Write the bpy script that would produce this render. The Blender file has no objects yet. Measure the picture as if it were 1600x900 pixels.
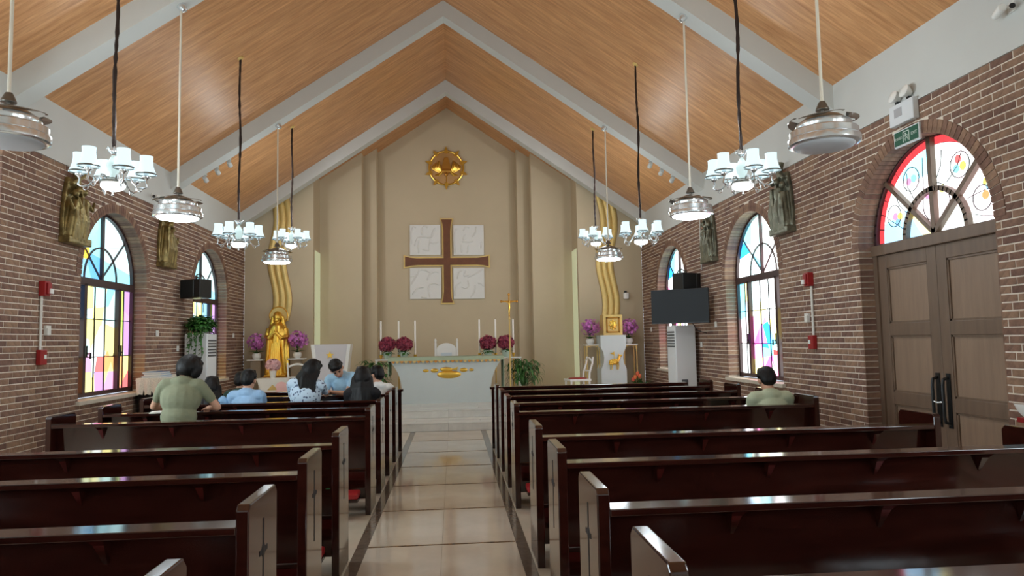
import bpy, bmesh, math, random
import numpy as np
from mathutils import Vector, Matrix, Euler
random.seed(7)
scene = bpy.context.scene
COL = scene.collection
PI = math.pi

# ---------------------------------------------------------------- camera
CF, CYAW, CPITCH, CROLL = 1088.5, .0852, .0746, -.0188
CAMPOS = Vector((.11, 0, 1.65))
def cam_axes():
    cy, sy, cp, sp = math.cos(CYAW), math.sin(CYAW), math.cos(CPITCH), math.sin(CPITCH)
    fwd = Vector((sy*cp, cy*cp, sp)); r0 = Vector((cy, -sy, 0)); u0 = r0.cross(fwd)
    r = r0*math.cos(CROLL)+u0*math.sin(CROLL); u = -r0*math.sin(CROLL)+u0*math.cos(CROLL)
    return r, u, fwd
CR, CU, CW = cam_axes()
cam = bpy.data.cameras.new('camera'); camo = bpy.data.objects.new('camera', cam); COL.objects.link(camo)
cam.sensor_width = 36; cam.lens = CF/1600*36; cam.clip_start = .05; cam.clip_end = 100
camo.matrix_world = Matrix(((CR.x, CU.x, -CW.x, CAMPOS.x), (CR.y, CU.y, -CW.y, CAMPOS.y), (CR.z, CU.z, -CW.z, CAMPOS.z), (0, 0, 0, 1)))
scene.camera = camo
def project(p):
    d = Vector(p)-CAMPOS; z = d.dot(CW)
    return (800+CF*d.dot(CR)/z, 450-CF*d.dot(CU)/z, z)

# ---------------------------------------------------------------- world, exposure
world = bpy.data.worlds.new('world'); scene.world = world; world.use_nodes = True
world.node_tree.nodes['Background'].inputs[0].default_value = (.75, .85, 1, 1)
world.node_tree.nodes['Background'].inputs[1].default_value = 1.0
vs = scene.view_settings
vs.view_transform = 'Standard'; vs.look = 'None'; vs.gamma = 1; vs.use_curve_mapping = False
vs.exposure = 0.7
WIN_L, WIN_R, WIN_B = 1.15, 3.0, 8.0        # brightness of the daylight in the stained glass (piano side, door side, unseen bays)
SHADE_E, DISC_E, FAN_E, CHAND_W = .85, 2.6, 15.0, 24.0
SPOT_W = 48.0    # chandelier shades, chandelier bowls, fan lamps; watts of each chandelier
scene.cycles.max_bounces = 6
scene.cycles.diffuse_bounces = 4
scene.cycles.glossy_bounces = 3
scene.cycles.adaptive_threshold = .03
scene.cycles.sample_clamp_indirect = 6

# ---------------------------------------------------------------- materials
def lin(c):
    return tuple(((x/255)/12.92 if x/255 <= .04045 else ((x/255+.055)/1.055)**2.4) for x in c)
MATS = {}
def mat(name, col, rough=.5, metal=0, spec=.5, var=0, vscale=8, stretch=(1, 1, 1), bump=0, bscale=60, coat=0, island=0, emit=0, emitcol=None, alt=None, trans=0, coords='Object'):
    if name in MATS: return MATS[name]
    m = bpy.data.materials.new(name); m.use_nodes = True; nt = m.node_tree; b = nt.nodes['Principled BSDF']
    c = lin(col); b.inputs['Base Color'].default_value = (*c, 1)
    b.inputs['Roughness'].default_value = rough; b.inputs['Metallic'].default_value = metal
    b.inputs['Specular IOR Level'].default_value = spec; b.inputs['Coat Weight'].default_value = coat; b.inputs['Coat Roughness'].default_value = .08
    L = nt.links.new
    tc = nt.nodes.new('ShaderNodeTexCoord'); mp = nt.nodes.new('ShaderNodeMapping'); mp.inputs['Scale'].default_value = stretch
    L(tc.outputs[coords], mp.inputs[0])
    out = None
    if var or alt:
        n = nt.nodes.new('ShaderNodeTexNoise'); n.inputs['Scale'].default_value = vscale; n.inputs['Detail'].default_value = 5; n.inputs['Roughness'].default_value = .6
        L(mp.outputs[0], n.inputs['Vector'])
        r = nt.nodes.new('ShaderNodeValToRGB'); a = lin(alt) if alt else tuple(x*(1-var) for x in c); d = c if alt else tuple(min(1, x*(1+var)) for x in c)
        r.color_ramp.elements[0].color = (*a, 1); r.color_ramp.elements[1].color = (*d, 1)
        r.color_ramp.elements[0].position = .35; r.color_ramp.elements[1].position = .65
        L(n.outputs['Fac'], r.inputs[0]); out = r.outputs[0]
    if island:
        g = nt.nodes.new('ShaderNodeNewGeometry'); oi = nt.nodes.new('ShaderNodeObjectInfo')
        ad = nt.nodes.new('ShaderNodeMath'); ad.operation = 'ADD'; fr = nt.nodes.new('ShaderNodeMath'); fr.operation = 'FRACT'
        L(g.outputs['Random Per Island'], ad.inputs[0]); L(oi.outputs['Random'], ad.inputs[1]); L(ad.outputs[0], fr.inputs[0])
        mr = nt.nodes.new('ShaderNodeMapRange'); mr.inputs[3].default_value = 1-island; mr.inputs[4].default_value = 1+island; L(fr.outputs[0], mr.inputs[0])
        hs = nt.nodes.new('ShaderNodeHueSaturation')
        if out: L(out, hs.inputs['Color'])
        else: hs.inputs['Color'].default_value = (*c, 1)
        L(mr.outputs[0], hs.inputs['Value'])
        m2 = nt.nodes.new('ShaderNodeMapRange'); m2.inputs[3].default_value = .49; m2.inputs[4].default_value = .512; L(fr.outputs[0], m2.inputs[0]); L(m2.outputs[0], hs.inputs['Hue'])
        out = hs.outputs[0]
    if out: L(out, b.inputs['Base Color'])
    if bump:
        n2 = nt.nodes.new('ShaderNodeTexNoise'); n2.inputs['Scale'].default_value = bscale; n2.inputs['Detail'].default_value = 4
        L(mp.outputs[0], n2.inputs['Vector']); bp = nt.nodes.new('ShaderNodeBump'); bp.inputs['Strength'].default_value = bump; bp.inputs['Distance'].default_value = .01
        L(n2.outputs['Fac'], bp.inputs['Height']); L(bp.outputs[0], b.inputs['Normal'])
    if emit:
        b.inputs['Emission Color'].default_value = (*lin(emitcol or col), 1); b.inputs['Emission Strength'].default_value = emit
    if trans: b.inputs['Transmission Weight'].default_value = trans
    MATS[name] = m
    return m
def emis(name, col, s):
    if name in MATS: return MATS[name]
    m = bpy.data.materials.new(name); m.use_nodes = True; nt = m.node_tree; b = nt.nodes['Principled BSDF']
    c = lin(col); b.inputs['Base Color'].default_value = (*[x*.08 for x in c], 1); b.inputs['Roughness'].default_value = .25
    b.inputs['Emission Color'].default_value = (*c, 1); b.inputs['Emission Strength'].default_value = s
    MATS[name] = m; return m

M_MORTAR = mat('mortar', (226, 214, 198), .9, var=.08, vscale=20)
M_BRICK = mat('brick', (132, 101, 84), .85, var=.22, vscale=14, island=.3, bump=.4, bscale=40, alt=None)
M_WHITE = mat('white_paint', (204, 206, 202), .7, var=.015, vscale=1.5)
M_BEIGE = mat('beige_wall', (198, 182, 153), .75, var=.03, vscale=.8)
M_GREENGLOW = mat('pale_green_daylight_glow', (206, 212, 176), .6, emit=.22)  # emission stands in for daylight on the chancel recess returns
M_PEW = mat('pew_wood', (46, 18, 13), .12, var=.3, vscale=3, stretch=(1, 6, 6), coat=.5)
M_PEWD = mat('pew_inlay', (14, 8, 7), .6)
M_RED = mat('red_vinyl', (160, 34, 38), .4)
M_TILE = mat('floor_tile', (206, 197, 180), .09, var=.06, vscale=2.2, island=.03)
M_STRIP = mat('dark_border_tile', (112, 100, 88), .12, var=.15, vscale=14)
M_MARBLE = mat('white_marble', (222, 222, 216), .2, var=.07, vscale=5, stretch=(1, 3, 1), island=.05)
M_INLAY = mat('rope_inlay', (150, 110, 60), .4, alt=(40, 26, 18), vscale=26, stretch=(1, .2, 1))
M_FRAME = mat('window_frame_metal', (66, 46, 46), .4, spec=.4)
M_LEAD = mat('lead_came', (40, 38, 42), .5, metal=.4)
M_STONE = mat('sill_stone', (205, 196, 180), .6, var=.06)
M_DOOR = mat('door_wood', (112, 92, 76), .45, var=.1, vscale=4, stretch=(4, 4, .4))
M_DOORP = mat('door_panel_wood', (140, 117, 98), .45, var=.09, vscale=4, stretch=(4, 4, .4))
M_BLACK = mat('black_plastic', (22, 24, 26), .35)
M_SCREEN = mat('dark_screen', (20, 24, 27), .4, spec=.25)
M_GOLD = mat('gold', (244, 200, 92), .3, metal=1, bump=.15, bscale=25)
M_GOLDP = mat('gold_paint', (226, 196, 124), .42, metal=.35, var=.06)
M_GOLDB = mat('bronze_gold', (196, 140, 62), .35, metal=.8)
M_BRONZE = mat('bronze_relief', (138, 122, 78), .4, metal=.7, var=.35, vscale=9, bump=.3, bscale=30)
M_BRONZE2 = mat('dark_bronze_relief', (116, 116, 100), .42, metal=.65, var=.3, vscale=9, bump=.3, bscale=30)
M_CROSS = mat('cross_wood', (112, 66, 38), .5, var=.12, vscale=6)
M_PLASTER = mat('white_relief', (226, 226, 222), .6)
M_CHROME = mat('chrome', (222, 225, 226), .2, metal=.8)
M_STEEL = mat('dark_steel', (120, 116, 108), .32, metal=.7)
M_CHAIN = mat('fabric_chain_cover', (48, 34, 28), .9, bump=.5, bscale=80)
M_RODW = mat('cream_rod', (222, 216, 200), .4)
M_ACW = mat('appliance_white', (222, 226, 228), .4)
M_GRILL = mat('dark_louver', (70, 74, 78), .5)
M_CLOTH = mat('altar_cloth', (176, 192, 166), .8)
M_LACE = mat('lace', (236, 232, 216), .9, var=.12, vscale=60, bump=.6, bscale=90)
M_LEAF = mat('leaf_green', (58, 104, 44), .5, var=.35, vscale=12, island=.35)
M_ORCH = mat('orchid_petal', (208, 124, 202), .6, island=.25)
M_CRIM = mat('crimson_petal', (156, 62, 88), .6, island=.55)
M_PINK = mat('pink_petal', (240, 196, 200), .6, island=.12)
M_TULIP = mat('orange_petal', (236, 120, 80), .6, island=.15)
M_CERAM = mat('white_ceramic', (238, 238, 234), .2)
M_WAX = mat('candle_wax', (244, 240, 232), .5)
M_SKIN = mat('skin', (206, 158, 132), .5, spec=.35)
M_HAIR = mat('black_hair', (12, 10, 10), .5, spec=.3, var=.4, vscale=30, stretch=(1, 1, .15), bump=.5, bscale=70)
M_PIPE = mat('conduit_white', (220, 218, 210), .5)
M_FIRE = mat('fire_red', (150, 28, 30), .4)
M_EXIT = mat('exit_green', (34, 84, 68), .4, emit=.06, emitcol=(44, 120, 90))
M_PRINT = mat('white_print', (225, 235, 228), .5)
M_BOOK = mat('blue_book_cover', (120, 160, 196), .5, island=.15)
M_PAPER = mat('paper', (240, 238, 230), .8)
M_GREY = mat('grey_diffuser', (176, 176, 178), .4)
E_SHADE = emis('lit_shade_glass', (206, 238, 250), SHADE_E)
E_DISC = emis('lit_bowl', (245, 252, 255), DISC_E)
E_FAN = emis('lit_fan_lamp', (232, 246, 255), FAN_E)

# wood ceiling: grain along the slope, fine boards
def wood_ceiling():
    m = bpy.data.materials.new('ceiling_wood'); m.use_nodes = True; nt = m.node_tree; b = nt.nodes['Principled BSDF']; L = nt.links.new
    tc = nt.nodes.new('ShaderNodeTexCoord')
    mp = nt.nodes.new('ShaderNodeMapping'); mp.inputs['Scale'].default_value = (.9, 9, .9); L(tc.outputs['Object'], mp.inputs[0])
    n = nt.nodes.new('ShaderNodeTexNoise'); n.inputs['Scale'].default_value = 2.2; n.inputs['Detail'].default_value = 7; n.inputs['Roughness'].default_value = .65; L(mp.outputs[0], n.inputs['Vector'])
    r = nt.nodes.new('ShaderNodeValToRGB')
    e = r.color_ramp.elements; e[0].position = .3; e[0].color = (*lin((178, 122, 76)), 1); e[1].position = .72; e[1].color = (*lin((224, 170, 118)), 1)
    L(n.outputs['Fac'], r.inputs[0])
    # narrow board joints every 9 cm along the nave
    sx = nt.nodes.new('ShaderNodeSeparateXYZ'); L(tc.outputs['Object'], sx.inputs[0])
    mu = nt.nodes.new('ShaderNodeMath'); mu.operation = 'MULTIPLY'; mu.inputs[1].default_value = 1/.09; L(sx.outputs[1], mu.inputs[0])
    fr = nt.nodes.new('ShaderNodeMath'); fr.operation = 'FRACT'; L(mu.outputs[0], fr.inputs[0])
    lt = nt.nodes.new('ShaderNodeMath'); lt.operation = 'LESS_THAN'; lt.inputs[1].default_value = .07; L(fr.outputs[0], lt.inputs[0])
    fl = nt.nodes.new('ShaderNodeMath'); fl.operation = 'FLOOR'; L(mu.outputs[0], fl.inputs[0])
    wn = nt.nodes.new('ShaderNodeTexWhiteNoise'); wn.noise_dimensions = '1D'; L(fl.outputs[0], wn.inputs['W'])
    mr = nt.nodes.new('ShaderNodeMapRange'); mr.inputs[3].default_value = .93; mr.inputs[4].default_value = 1.06; L(wn.outputs[0], mr.inputs[0])
    hs = nt.nodes.new('ShaderNodeHueSaturation'); L(r.outputs[0], hs.inputs['Color']); L(mr.outputs[0], hs.inputs['Value'])
    mx = nt.nodes.new('ShaderNodeMix'); mx.data_type = 'RGBA'; mx.blend_type = 'MULTIPLY'
    L(hs.outputs[0], mx.inputs[6]); mx.inputs[7].default_value = (.7, .66, .62, 1)
    ms = nt.nodes.new('ShaderNodeMath'); ms.operation = 'MULTIPLY'; ms.inputs[1].default_value = .5; L(lt.outputs[0], ms.inputs[0]); L(ms.outputs[0], mx.inputs[0])
    L(mx.outputs[2], b.inputs['Base Color'])
    b.inputs['Roughness'].default_value = .4; b.inputs['Specular IOR Level'].default_value = .5
    bp = nt.nodes.new('ShaderNodeBump'); bp.inputs['Strength'].default_value = .08; bp.inputs['Distance'].default_value = .004; L(n.outputs['Fac'], bp.inputs['Height']); L(bp.outputs[0], b.inputs['Normal'])
    return m
M_WOOD = wood_ceiling()

# ---------------------------------------------------------------- mesh helpers
def rotm(rx=0, ry=0, rz=0): return Euler((rx, ry, rz)).to_matrix()
class MB:
    def __init__(s): s.v = []; s.f = []; s.m = []
    def add(s, vs, fs, m=0):
        o = len(s.v); s.v += [tuple(p) for p in vs]; s.f += [tuple(i+o for i in f) for f in fs]; s.m += [m]*len(fs); return s
    def box(s, c, d, R=None, m=0):
        c = Vector(c); P = []
        for z in (-1, 1):
            for y in (-1, 1):
                for x in (-1, 1):
                    q = Vector((x*d[0]/2, y*d[1]/2, z*d[2]/2)); P.append(c+(R @ q if R else q))
        return s.add(P, [(0, 2, 3, 1), (4, 5, 7, 6), (0, 1, 5, 4), (2, 6, 7, 3), (0, 4, 6, 2), (1, 3, 7, 5)], m)
    def bb(s, a, b, m=0):
        return s.box([(a[i]+b[i])/2 for i in range(3)], [abs(b[i]-a[i]) for i in range(3)], None, m)
    def prism(s, pts, ext, m=0):           # planar polygon of 3D points swept by a vector
        pts = [Vector(p) for p in pts]; e = Vector(ext); n = len(pts)
        vs = pts+[p+e for p in pts]
        nr = Vector((0, 0, 0))
        for i in range(n): nr += pts[i].cross(pts[(i+1) % n])
        fl = nr.dot(e) > 0
        fs = [tuple(range(n))[::-1] if fl else tuple(range(n)), tuple(range(n, 2*n)) if fl else tuple(range(n, 2*n))[::-1]]
        for i in range(n):
            j = (i+1) % n; q = (i, j, j+n, i+n); fs.append(q if fl else q[::-1])
        return s.add(vs, fs, m)
    def lathe(s, prof, n=16, c=(0, 0, 0), R=None, m=0, a0=0, a1=2*PI, cap=True):
        full = abs(a1-a0-2*PI) < 1e-6; k = n if full else n+1; c = Vector(c); vs = []
        for r, z in prof:
            for i in range(k):
                a = a0+(a1-a0)*i/n; q = Vector((r*math.cos(a), r*math.sin(a), z)); vs.append(c+(R @ q if R else q))
        fs = []
        for j in range(len(prof)-1):
            for i in range(n):
                i2 = (i+1) % k if full else i+1
                fs.append((j*k+i, j*k+i2, (j+1)*k+i2, (j+1)*k+i))
        if cap and full:
            if prof[0][0] > 1e-5: fs.append(tuple(range(k))[::-1])
            if prof[-1][0] > 1e-5: fs.append(tuple(range((len(prof)-1)*k, len(prof)*k)))
        return s.add(vs, fs, m)
    def tube(s, pts, r, n=8, m=0, closed=False):
        pts = [Vector(p) for p in pts]; N = len(pts); rs = r if isinstance(r, (list, tuple)) else [r]*N
        vs = []; up = Vector((0, 0, 1)); prev = None
        for i in range(N):
            t = (pts[(i+1) % N]-pts[i-1]) if closed else (pts[min(i+1, N-1)]-pts[max(i-1, 0)])
            if t.length < 1e-9: t = Vector((0, 0, 1))
            t.normalize()
            if prev is None: a = up.cross(t) if abs(t.z) < .95 else Vector((1, 0, 0)).cross(t)
            else: a = prev-t*prev.dot(t)
            a.normalize(); prev = a; b = t.cross(a)
            for k in range(n):
                g = 2*PI*k/n; vs.append(pts[i]+(a*math.cos(g)+b*math.sin(g))*rs[i])
        fs = []
        for i in range(N if closed else N-1):
            i2 = (i+1) % N
            for k in range(n):
                k2 = (k+1) % n; fs.append((i*n+k, i*n+k2, i2*n+k2, i2*n+k))
        if not closed: fs += [tuple(range(n))[::-1], tuple(range((N-1)*n, N*n))]
        return s.add(vs, fs, m)
    def ell(s, c, r, R=None, nu=14, nv=9, m=0):
        c = Vector(c); vs = []; fs = []
        vs.append(c+(R @ Vector((0, 0, -r[2])) if R else Vector((0, 0, -r[2]))))
        for j in range(1, nv):
            a = -PI/2+PI*j/nv
            for i in range(nu):
                g = 2*PI*i/nu; q = Vector((r[0]*math.cos(a)*math.cos(g), r[1]*math.cos(a)*math.sin(g), r[2]*math.sin(a))); vs.append(c+(R @ q if R else q))
        vs.append(c+(R @ Vector((0, 0, r[2])) if R else Vector((0, 0, r[2]))))
        for i in range(nu): fs.append((0, 1+(i+1) % nu, 1+i))
        for j in range(nv-2):
            for i in range(nu):
                i2 = (i+1) % nu; fs.append((1+j*nu+i, 1+j*nu+i2, 1+(j+1)*nu+i2, 1+(j+1)*nu+i))
        t = len(vs)-1
        for i in range(nu): fs.append((t, 1+(nv-2)*nu+i, 1+(nv-2)*nu+(i+1) % nu))
        return s.add(vs, fs, m)
    def mesh(s, name, mats, smooth=False):
        me = bpy.data.meshes.new(name); me.from_pydata(s.v, [], s.f)
        for x in (mats if isinstance(mats, (list, tuple)) else [mats]): me.materials.append(x)
        if any(s.m): me.polygons.foreach_set('material_index', s.m)
        if smooth:
            me.polygons.foreach_set('use_smooth', [True]*len(me.polygons))
            me.set_sharp_from_angle(angle=math.radians(40 if smooth is True else smooth))
        me.update(); return me
    def build(s, name, mats, parent=None, smooth=False, loc=None, bevel=0):
        me = s.mesh(name, mats, smooth); o = link(name, me, parent, loc, bevel)
        if name in ('blossom_spray', 'blossoms', 'foliage', 'vines', 'stems', 'stem', 'tulip_heads') and parent: o['kind'] = 'stuff'
        return o
def link(name, data, parent=None, loc=None, bevel=0):
    o = bpy.data.objects.new(name, data); COL.objects.link(o)
    if parent: o.parent = parent
    if loc: o.location = loc
    if bevel:
        b = o.modifiers.new('bevel', 'BEVEL'); b.width = bevel; b.segments = 2; b.limit_method = 'ANGLE'
    return o
def tag(o, label=None, cat=None, group=None, kind=None):
    if label: o['label'] = label
    if cat: o['category'] = cat
    if group: o['group'] = group
    if kind: o['kind'] = kind
    return o
def empty(name, loc=(0, 0, 0), rz=0):
    o = bpy.data.objects.new(name, None); COL.objects.link(o); o.location = loc; o.rotation_euler = (0, 0, rz); o.empty_display_size = .1; return o
def thing(name, label, cat, loc=(0, 0, 0), rz=0, group=None, kind=None):
    return tag(empty(name, loc, rz), label, cat, group, kind)
def children(o): return [c for c in list(o.children)]
def copy_tree(o, parent=None):
    c = o.copy(); COL.objects.link(c); c.parent = parent
    for ch in children(o): copy_tree(ch, c)
    return c
def struct(name, mb, m, smooth=False, bevel=0, label=None, cat=None):
    o = mb.build(name, m, None, smooth, None, bevel); o['kind'] = 'structure'
    if label: o['label'] = label
    if cat: o['category'] = cat
    return o
# ---------------------------------------------------------------- the building
XW, ZB, ZE, ZR = 4.8, 3.99, 4.70, 7.94
SL = (ZR-ZE)/XW
YC, YEND = 16.9, 18.5
BEAMS = [-3.4, .7, 4.95, 8.0, 12.5, 16.44]
BW, BD = .28, .306
def roofz(x): return ZR-SL*abs(x)

# floor with aisle tiles, border tiles, side tiles, rope inlays
fl = struct('floor', MB().bb((-6, -4, -.12), (6, 18.6, -.02)), mat('grout', (150, 138, 122), .7))
def slab(w, d, h, gap=.002): return MB().box((0, 0, -h/2), (w-gap, d-gap, h))
me_a = slab(.6, 1.2, .02).mesh('tile', M_TILE); me_s = slab(.82, 1.2, .02).mesh('tile', M_TILE); me_b = slab(.09, 1.2, .02).mesh('border_tile', M_STRIP)
J0 = 5.845
for k in range(-4, 6):
    y = J0+1.2*k+.6
    for sx in (-1, 1):
        link('tile', me_a, fl, (sx*.3, y, 0))
        link('border_tile', me_b, fl, (sx*.645, y, 0))
        for c in range(5): link('tile', me_s, fl, (sx*(.69+.41+c*.82), y, 0))
me_i = MB().box((0, 0, 0), (1.19, .022, .004)).mesh('inlay', M_INLAY)
for k in range(-4, 6): link('inlay', me_i, fl, (0, J0+1.2*k, .0005))
# side zones out of view keep a plain slab
MB().bb((-5.6, -4, -.02), (5.6, 1.04, 0)).build('tile', M_TILE, fl)
MB().bb((-5.6, 1.05, -.02), (-4.795, 8, 0)).build('tile', M_TILE, fl)

# two marble steps and the chancel platform, laid in slabs
def paved(name, x0, x1, y0, y1, z, rows, ln, riser):
    st = struct(name, MB().bb((x0, y0+.012, z-.15), (x1, y1, z-.02)), mat('step_grout', (150, 150, 145), .8))
    st['label'] = riser; st['category'] = 'step'
    d = (y1-y0)/rows; cache = {}
    for r in range(rows):
        x = x0-(ln*.5 if r % 2 else 0)
        while x < x1-.01:
            a, b = max(x, x0), min(x+ln, x1); w = round(b-a, 3)
            if w > .05:
                if (w, d) not in cache: cache[(w, d)] = slab(w, d, .02, .005).mesh('slab', M_MARBLE)
                link('slab', cache[(w, d)], st, ((a+b)/2, y0+d*(r+.5), z))
            x += ln
    n = int((x1-x0)/1.2); w = (x1-x0)/n; me = MB().box((0, .006, 0), (w-.004, .012, .125)).mesh('riser', M_MARBLE)
    for i in range(n): link('riser', me, st, (x0+w*(i+.5), y0, z-.085))
    return st
paved('step_lower', -XW, XW, 13.05, 13.93, .15, 3, 1.2, 'lower white marble step at the end of the aisle')
paved('step_upper', -XW, XW, 13.92, 15.42, .30, 5, 1.2, 'upper white marble step in front of the altar')
struct('floor_chancel', MB().bb((-XW, 15.42, 0), (XW, 18.55, .3)), M_MARBLE)

# ---- brick walls
BH, BL, JT = .058, .238, .012
def arch_half(z, h, zs, ring):
    R = h+ring
    if z <= zs: return h
    return math.sqrt(max(0, R*R-(z-zs)**2))
def make_wall(name, sg, X, y0, y1, ops, bricks, label, maxind=300):
    XO = X+.26
    mb = MB()
    def P(y, z, x=X+.006): return (sg*x, y, z)
    def quad(ya, yb, za, zb):
        vs = [P(ya, za), P(yb, za), P(yb, zb), P(ya, zb)]; mb.add(vs, [(0, 1, 2, 3) if sg < 0 else (3, 2, 1, 0)])
    ops = sorted(ops); cur = y0
    for (yc, h, z0, zs) in ops:
        quad(cur, yc-h, 0, ZB); cur = yc+h
        if z0 > 0: quad(yc-h, yc+h, 0, z0)
        N = 24
        for i in range(N):
            a0, a1 = PI-PI*i/N, PI-PI*(i+1)/N
            ya, za, yb, zb = yc+h*math.cos(a0), zs+h*math.sin(a0), yc+h*math.cos(a1), zs+h*math.sin(a1)
            vs = [P(ya, za), P(yb, zb), P(yb, ZB), P(ya, ZB)]; mb.add(vs, [(0, 1, 2, 3) if sg < 0 else (3, 2, 1, 0)])
            mb.add([P(ya, za), P(yb, zb), P(yb, zb, XO), P(ya, za, XO)], [(0, 3, 2, 1) if sg < 0 else (1, 2, 3, 0)])
        for s in (-1, 1): mb.add([P(yc+s*h, z0), P(yc+s*h, zs), P(yc+s*h, zs, XO), P(yc+s*h, z0, XO)], [(0, 1, 2, 3)])
        mb.add([P(yc-h, z0), P(yc+h, z0), P(yc+h, z0, XO), P(yc-h, z0, XO)], [(0, 1, 2, 3)])
    quad(cur, y1, 0, ZB)
    mb.add([P(y0, 0, XO+.02), P(y1, 0, XO+.02), P(y1, ZB, XO+.02), P(y0, ZB, XO+.02)], [(0, 1, 2, 3)])  # outer leaf
    # outer leaf must not close the openings: drop it and leave the reveals only
    mb.f.pop(); mb.m.pop(); mb.v = mb.v[:-4]
    w = struct(name, mb, M_MORTAR, label=label, cat='wall')
    if not bricks: return w
    lst = []
    nc = int(round(ZB/.07))
    rnd = random.Random(3 if sg > 0 else 5)
    for c in range(nc):
        z0 = c*.07+JT/2; z1 = z0+BH; zm = (z0+z1)/2
        bl = []
        for (yc, h, zz, zs) in ops:
            if z1 > zz+.01:
                hw = arch_half(zm, h, zs, .118)
                if hw > 0: bl.append((yc-hw-(.004 if zm > zs else -.001), yc+hw+(.004 if zm > zs else -.001)))
        y = y0-(.125 if c % 2 else 0)-rnd.choice((0, 0, .06))
        while y < y1:
            segs = [(max(y, y0), min(y+BL, y1))]
            for (a, b) in bl:
                ns = []
                for (p, q) in segs:
                    if q <= a or p >= b: ns.append((p, q)); continue
                    if p < a: ns.append((p, a))
                    if q > b: ns.append((b, q))
                segs = ns
            for (p, q) in segs:
                if q-p > .02: lst.append((p, q, z0, z1))
            y += BL+JT
    scored = []
    for i, (p, q, z0, z1) in enumerate(lst):
        u0, v0, d0 = project((sg*X, p, z0)); u1, v1, d1 = project((sg*X, q, z1))
        if d0 > .1 and 0 < min(u0, u1) and max(u0, u1) < 1600 and 0 < min(v0, v1) and max(v0, v1) < (655 if sg < 0 else 640):
            scored.append((abs(u1-u0)*abs(v1-v0), i))
    scored.sort(reverse=True); ind = set(i for _, i in scored[:maxind])
    cache = {}
    def brick_mesh(mb2, w_, h_, c=(0, 0, 0), j=0):
        a = .003
        vs = []
        for x, e in ((.016, 0), (.002, 0), (0, a)):
            for (yy, zz) in ((-1, -1), (1, -1), (1, 1), (-1, 1)):
                vs.append((c[0]+sg*x+sg*j, c[1]+yy*(w_/2-e), c[2]+zz*(h_/2-e)))
        fs = []
        for k in range(2):
            for i in range(4):
                i2 = (i+1) % 4; q = (k*4+i, k*4+i2, k*4+4+i2, k*4+4+i); fs.append(q if sg < 0 else q[::-1])
        q = (8, 9, 10, 11); fs.append(q if sg < 0 else q[::-1])
        mb2.add(vs, fs)
    rest = MB()
    for i, (p, q, z0, z1) in enumerate(lst):
        j = rnd.uniform(-.0015, .002)
        if i in ind:
            key = round(q-p, 3)
            if key not in cache:
                t = MB(); brick_mesh(t, q-p, z1-z0); cache[key] = t.mesh('brick', M_BRICK)
            link('brick', cache[key], w, (sg*(X+j), (p+q)/2, (z0+z1)/2))
        else: brick_mesh(rest, q-p, z1-z0, (sg*X, (p+q)/2, (z0+z1)/2), j)
    o = rest.build('brickwork', M_BRICK, w); o['kind'] = 'stuff'
    # rings of arch bricks and the bricks of the reveals
    for (yc, h, z0, zs) in ops:
        n = int(PI*(h+.06)/.068); me = None
        for i in range(n):
            a = PI*(i+.5)/n; da = PI/n*.5*.88
            if me is None:
                t = MB(); A = PI/2
                r0, r1 = h-.012, h+.118
                pts = [(sg*(X-.004), r0*math.sin(-da), r0*math.cos(da)), (sg*(X-.004), r0*math.sin(da), r0*math.cos(da)), (sg*(X-.004), r1*math.sin(da), r1*math.cos(da)), (sg*(X-.004), r1*math.sin(-da), r1*math.cos(da))]
                t.prism(pts, (sg*.262, 0, 0)); me = t.mesh('arch_brick', M_BRICK)
            ob = link('arch_brick', me, w, (0, yc, zs)); ob.rotation_euler = (a-PI/2, 0, 0)
        t = MB().box((0, 0, 0), (.256, .03, BH)); mj = t.mesh('jamb_brick', M_BRICK); sj = MB()
        for c in range(int(math.ceil(z0/.07)), int(round(zs/.07))):
            z = c*.07+.035
            link('jamb_brick', mj, w, (sg*(X+.132), yc+h+.004, z))
            sj.box((sg*(X+.132), yc-h-.004, z), (.256, .03, BH))
        sj = sj.build('jamb_brickwork', M_BRICK, w); sj['kind'] = 'stuff'
    return w
W1, W2, DC = 10.65, 14.65, 6.63
WIN = lambda y: (y, 1.0, .94, 2.63)
wr = make_wall('wall_right', 1, XW, 4.3, YC, [(DC, 1.03, 0, 2.63), WIN(W1), WIN(W2)], True, 'brown brick wall with the double door and two stained glass windows')
wl = make_wall('wall_left', -1, XW, 7.97, YC, [WIN(W1), WIN(W2)], True, 'brown brick wall with two stained glass windows behind the piano')
make_wall('wall_right_rear', 1, XW, -4, 4.3, [WIN(2.6), WIN(-1.4)], False, 'rear stretch of the door-side wall')
make_wall('wall_left_rear', -1, 5.6, -4, 7.97, [WIN(6.4), WIN(2.6), WIN(-1.4)], False, 'rear stretch of the piano-side wall')
# return of the piano-side wall where it steps back, in courses
t = MB().bb((-5.65, 7.975, 0), (-XW-.012, 8.2, ZB))
rt = struct('wall_left_return', t, M_MORTAR)
t = MB()
for c in range(57):
    off = .125 if c % 2 else 0
    for k in range(-1, 4):
        x0, x1 = max(0, k*.25+off), min(.84, k*.25+off+.24)
        if x1-x0 > .02: t.bb((-XW-.002-x0, 7.962, c*.07+.005), (-XW-.002-x1, 7.99, c*.07+.065))
o = t.build('brickwork', M_BRICK, rt); o['kind'] = 'stuff'
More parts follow.
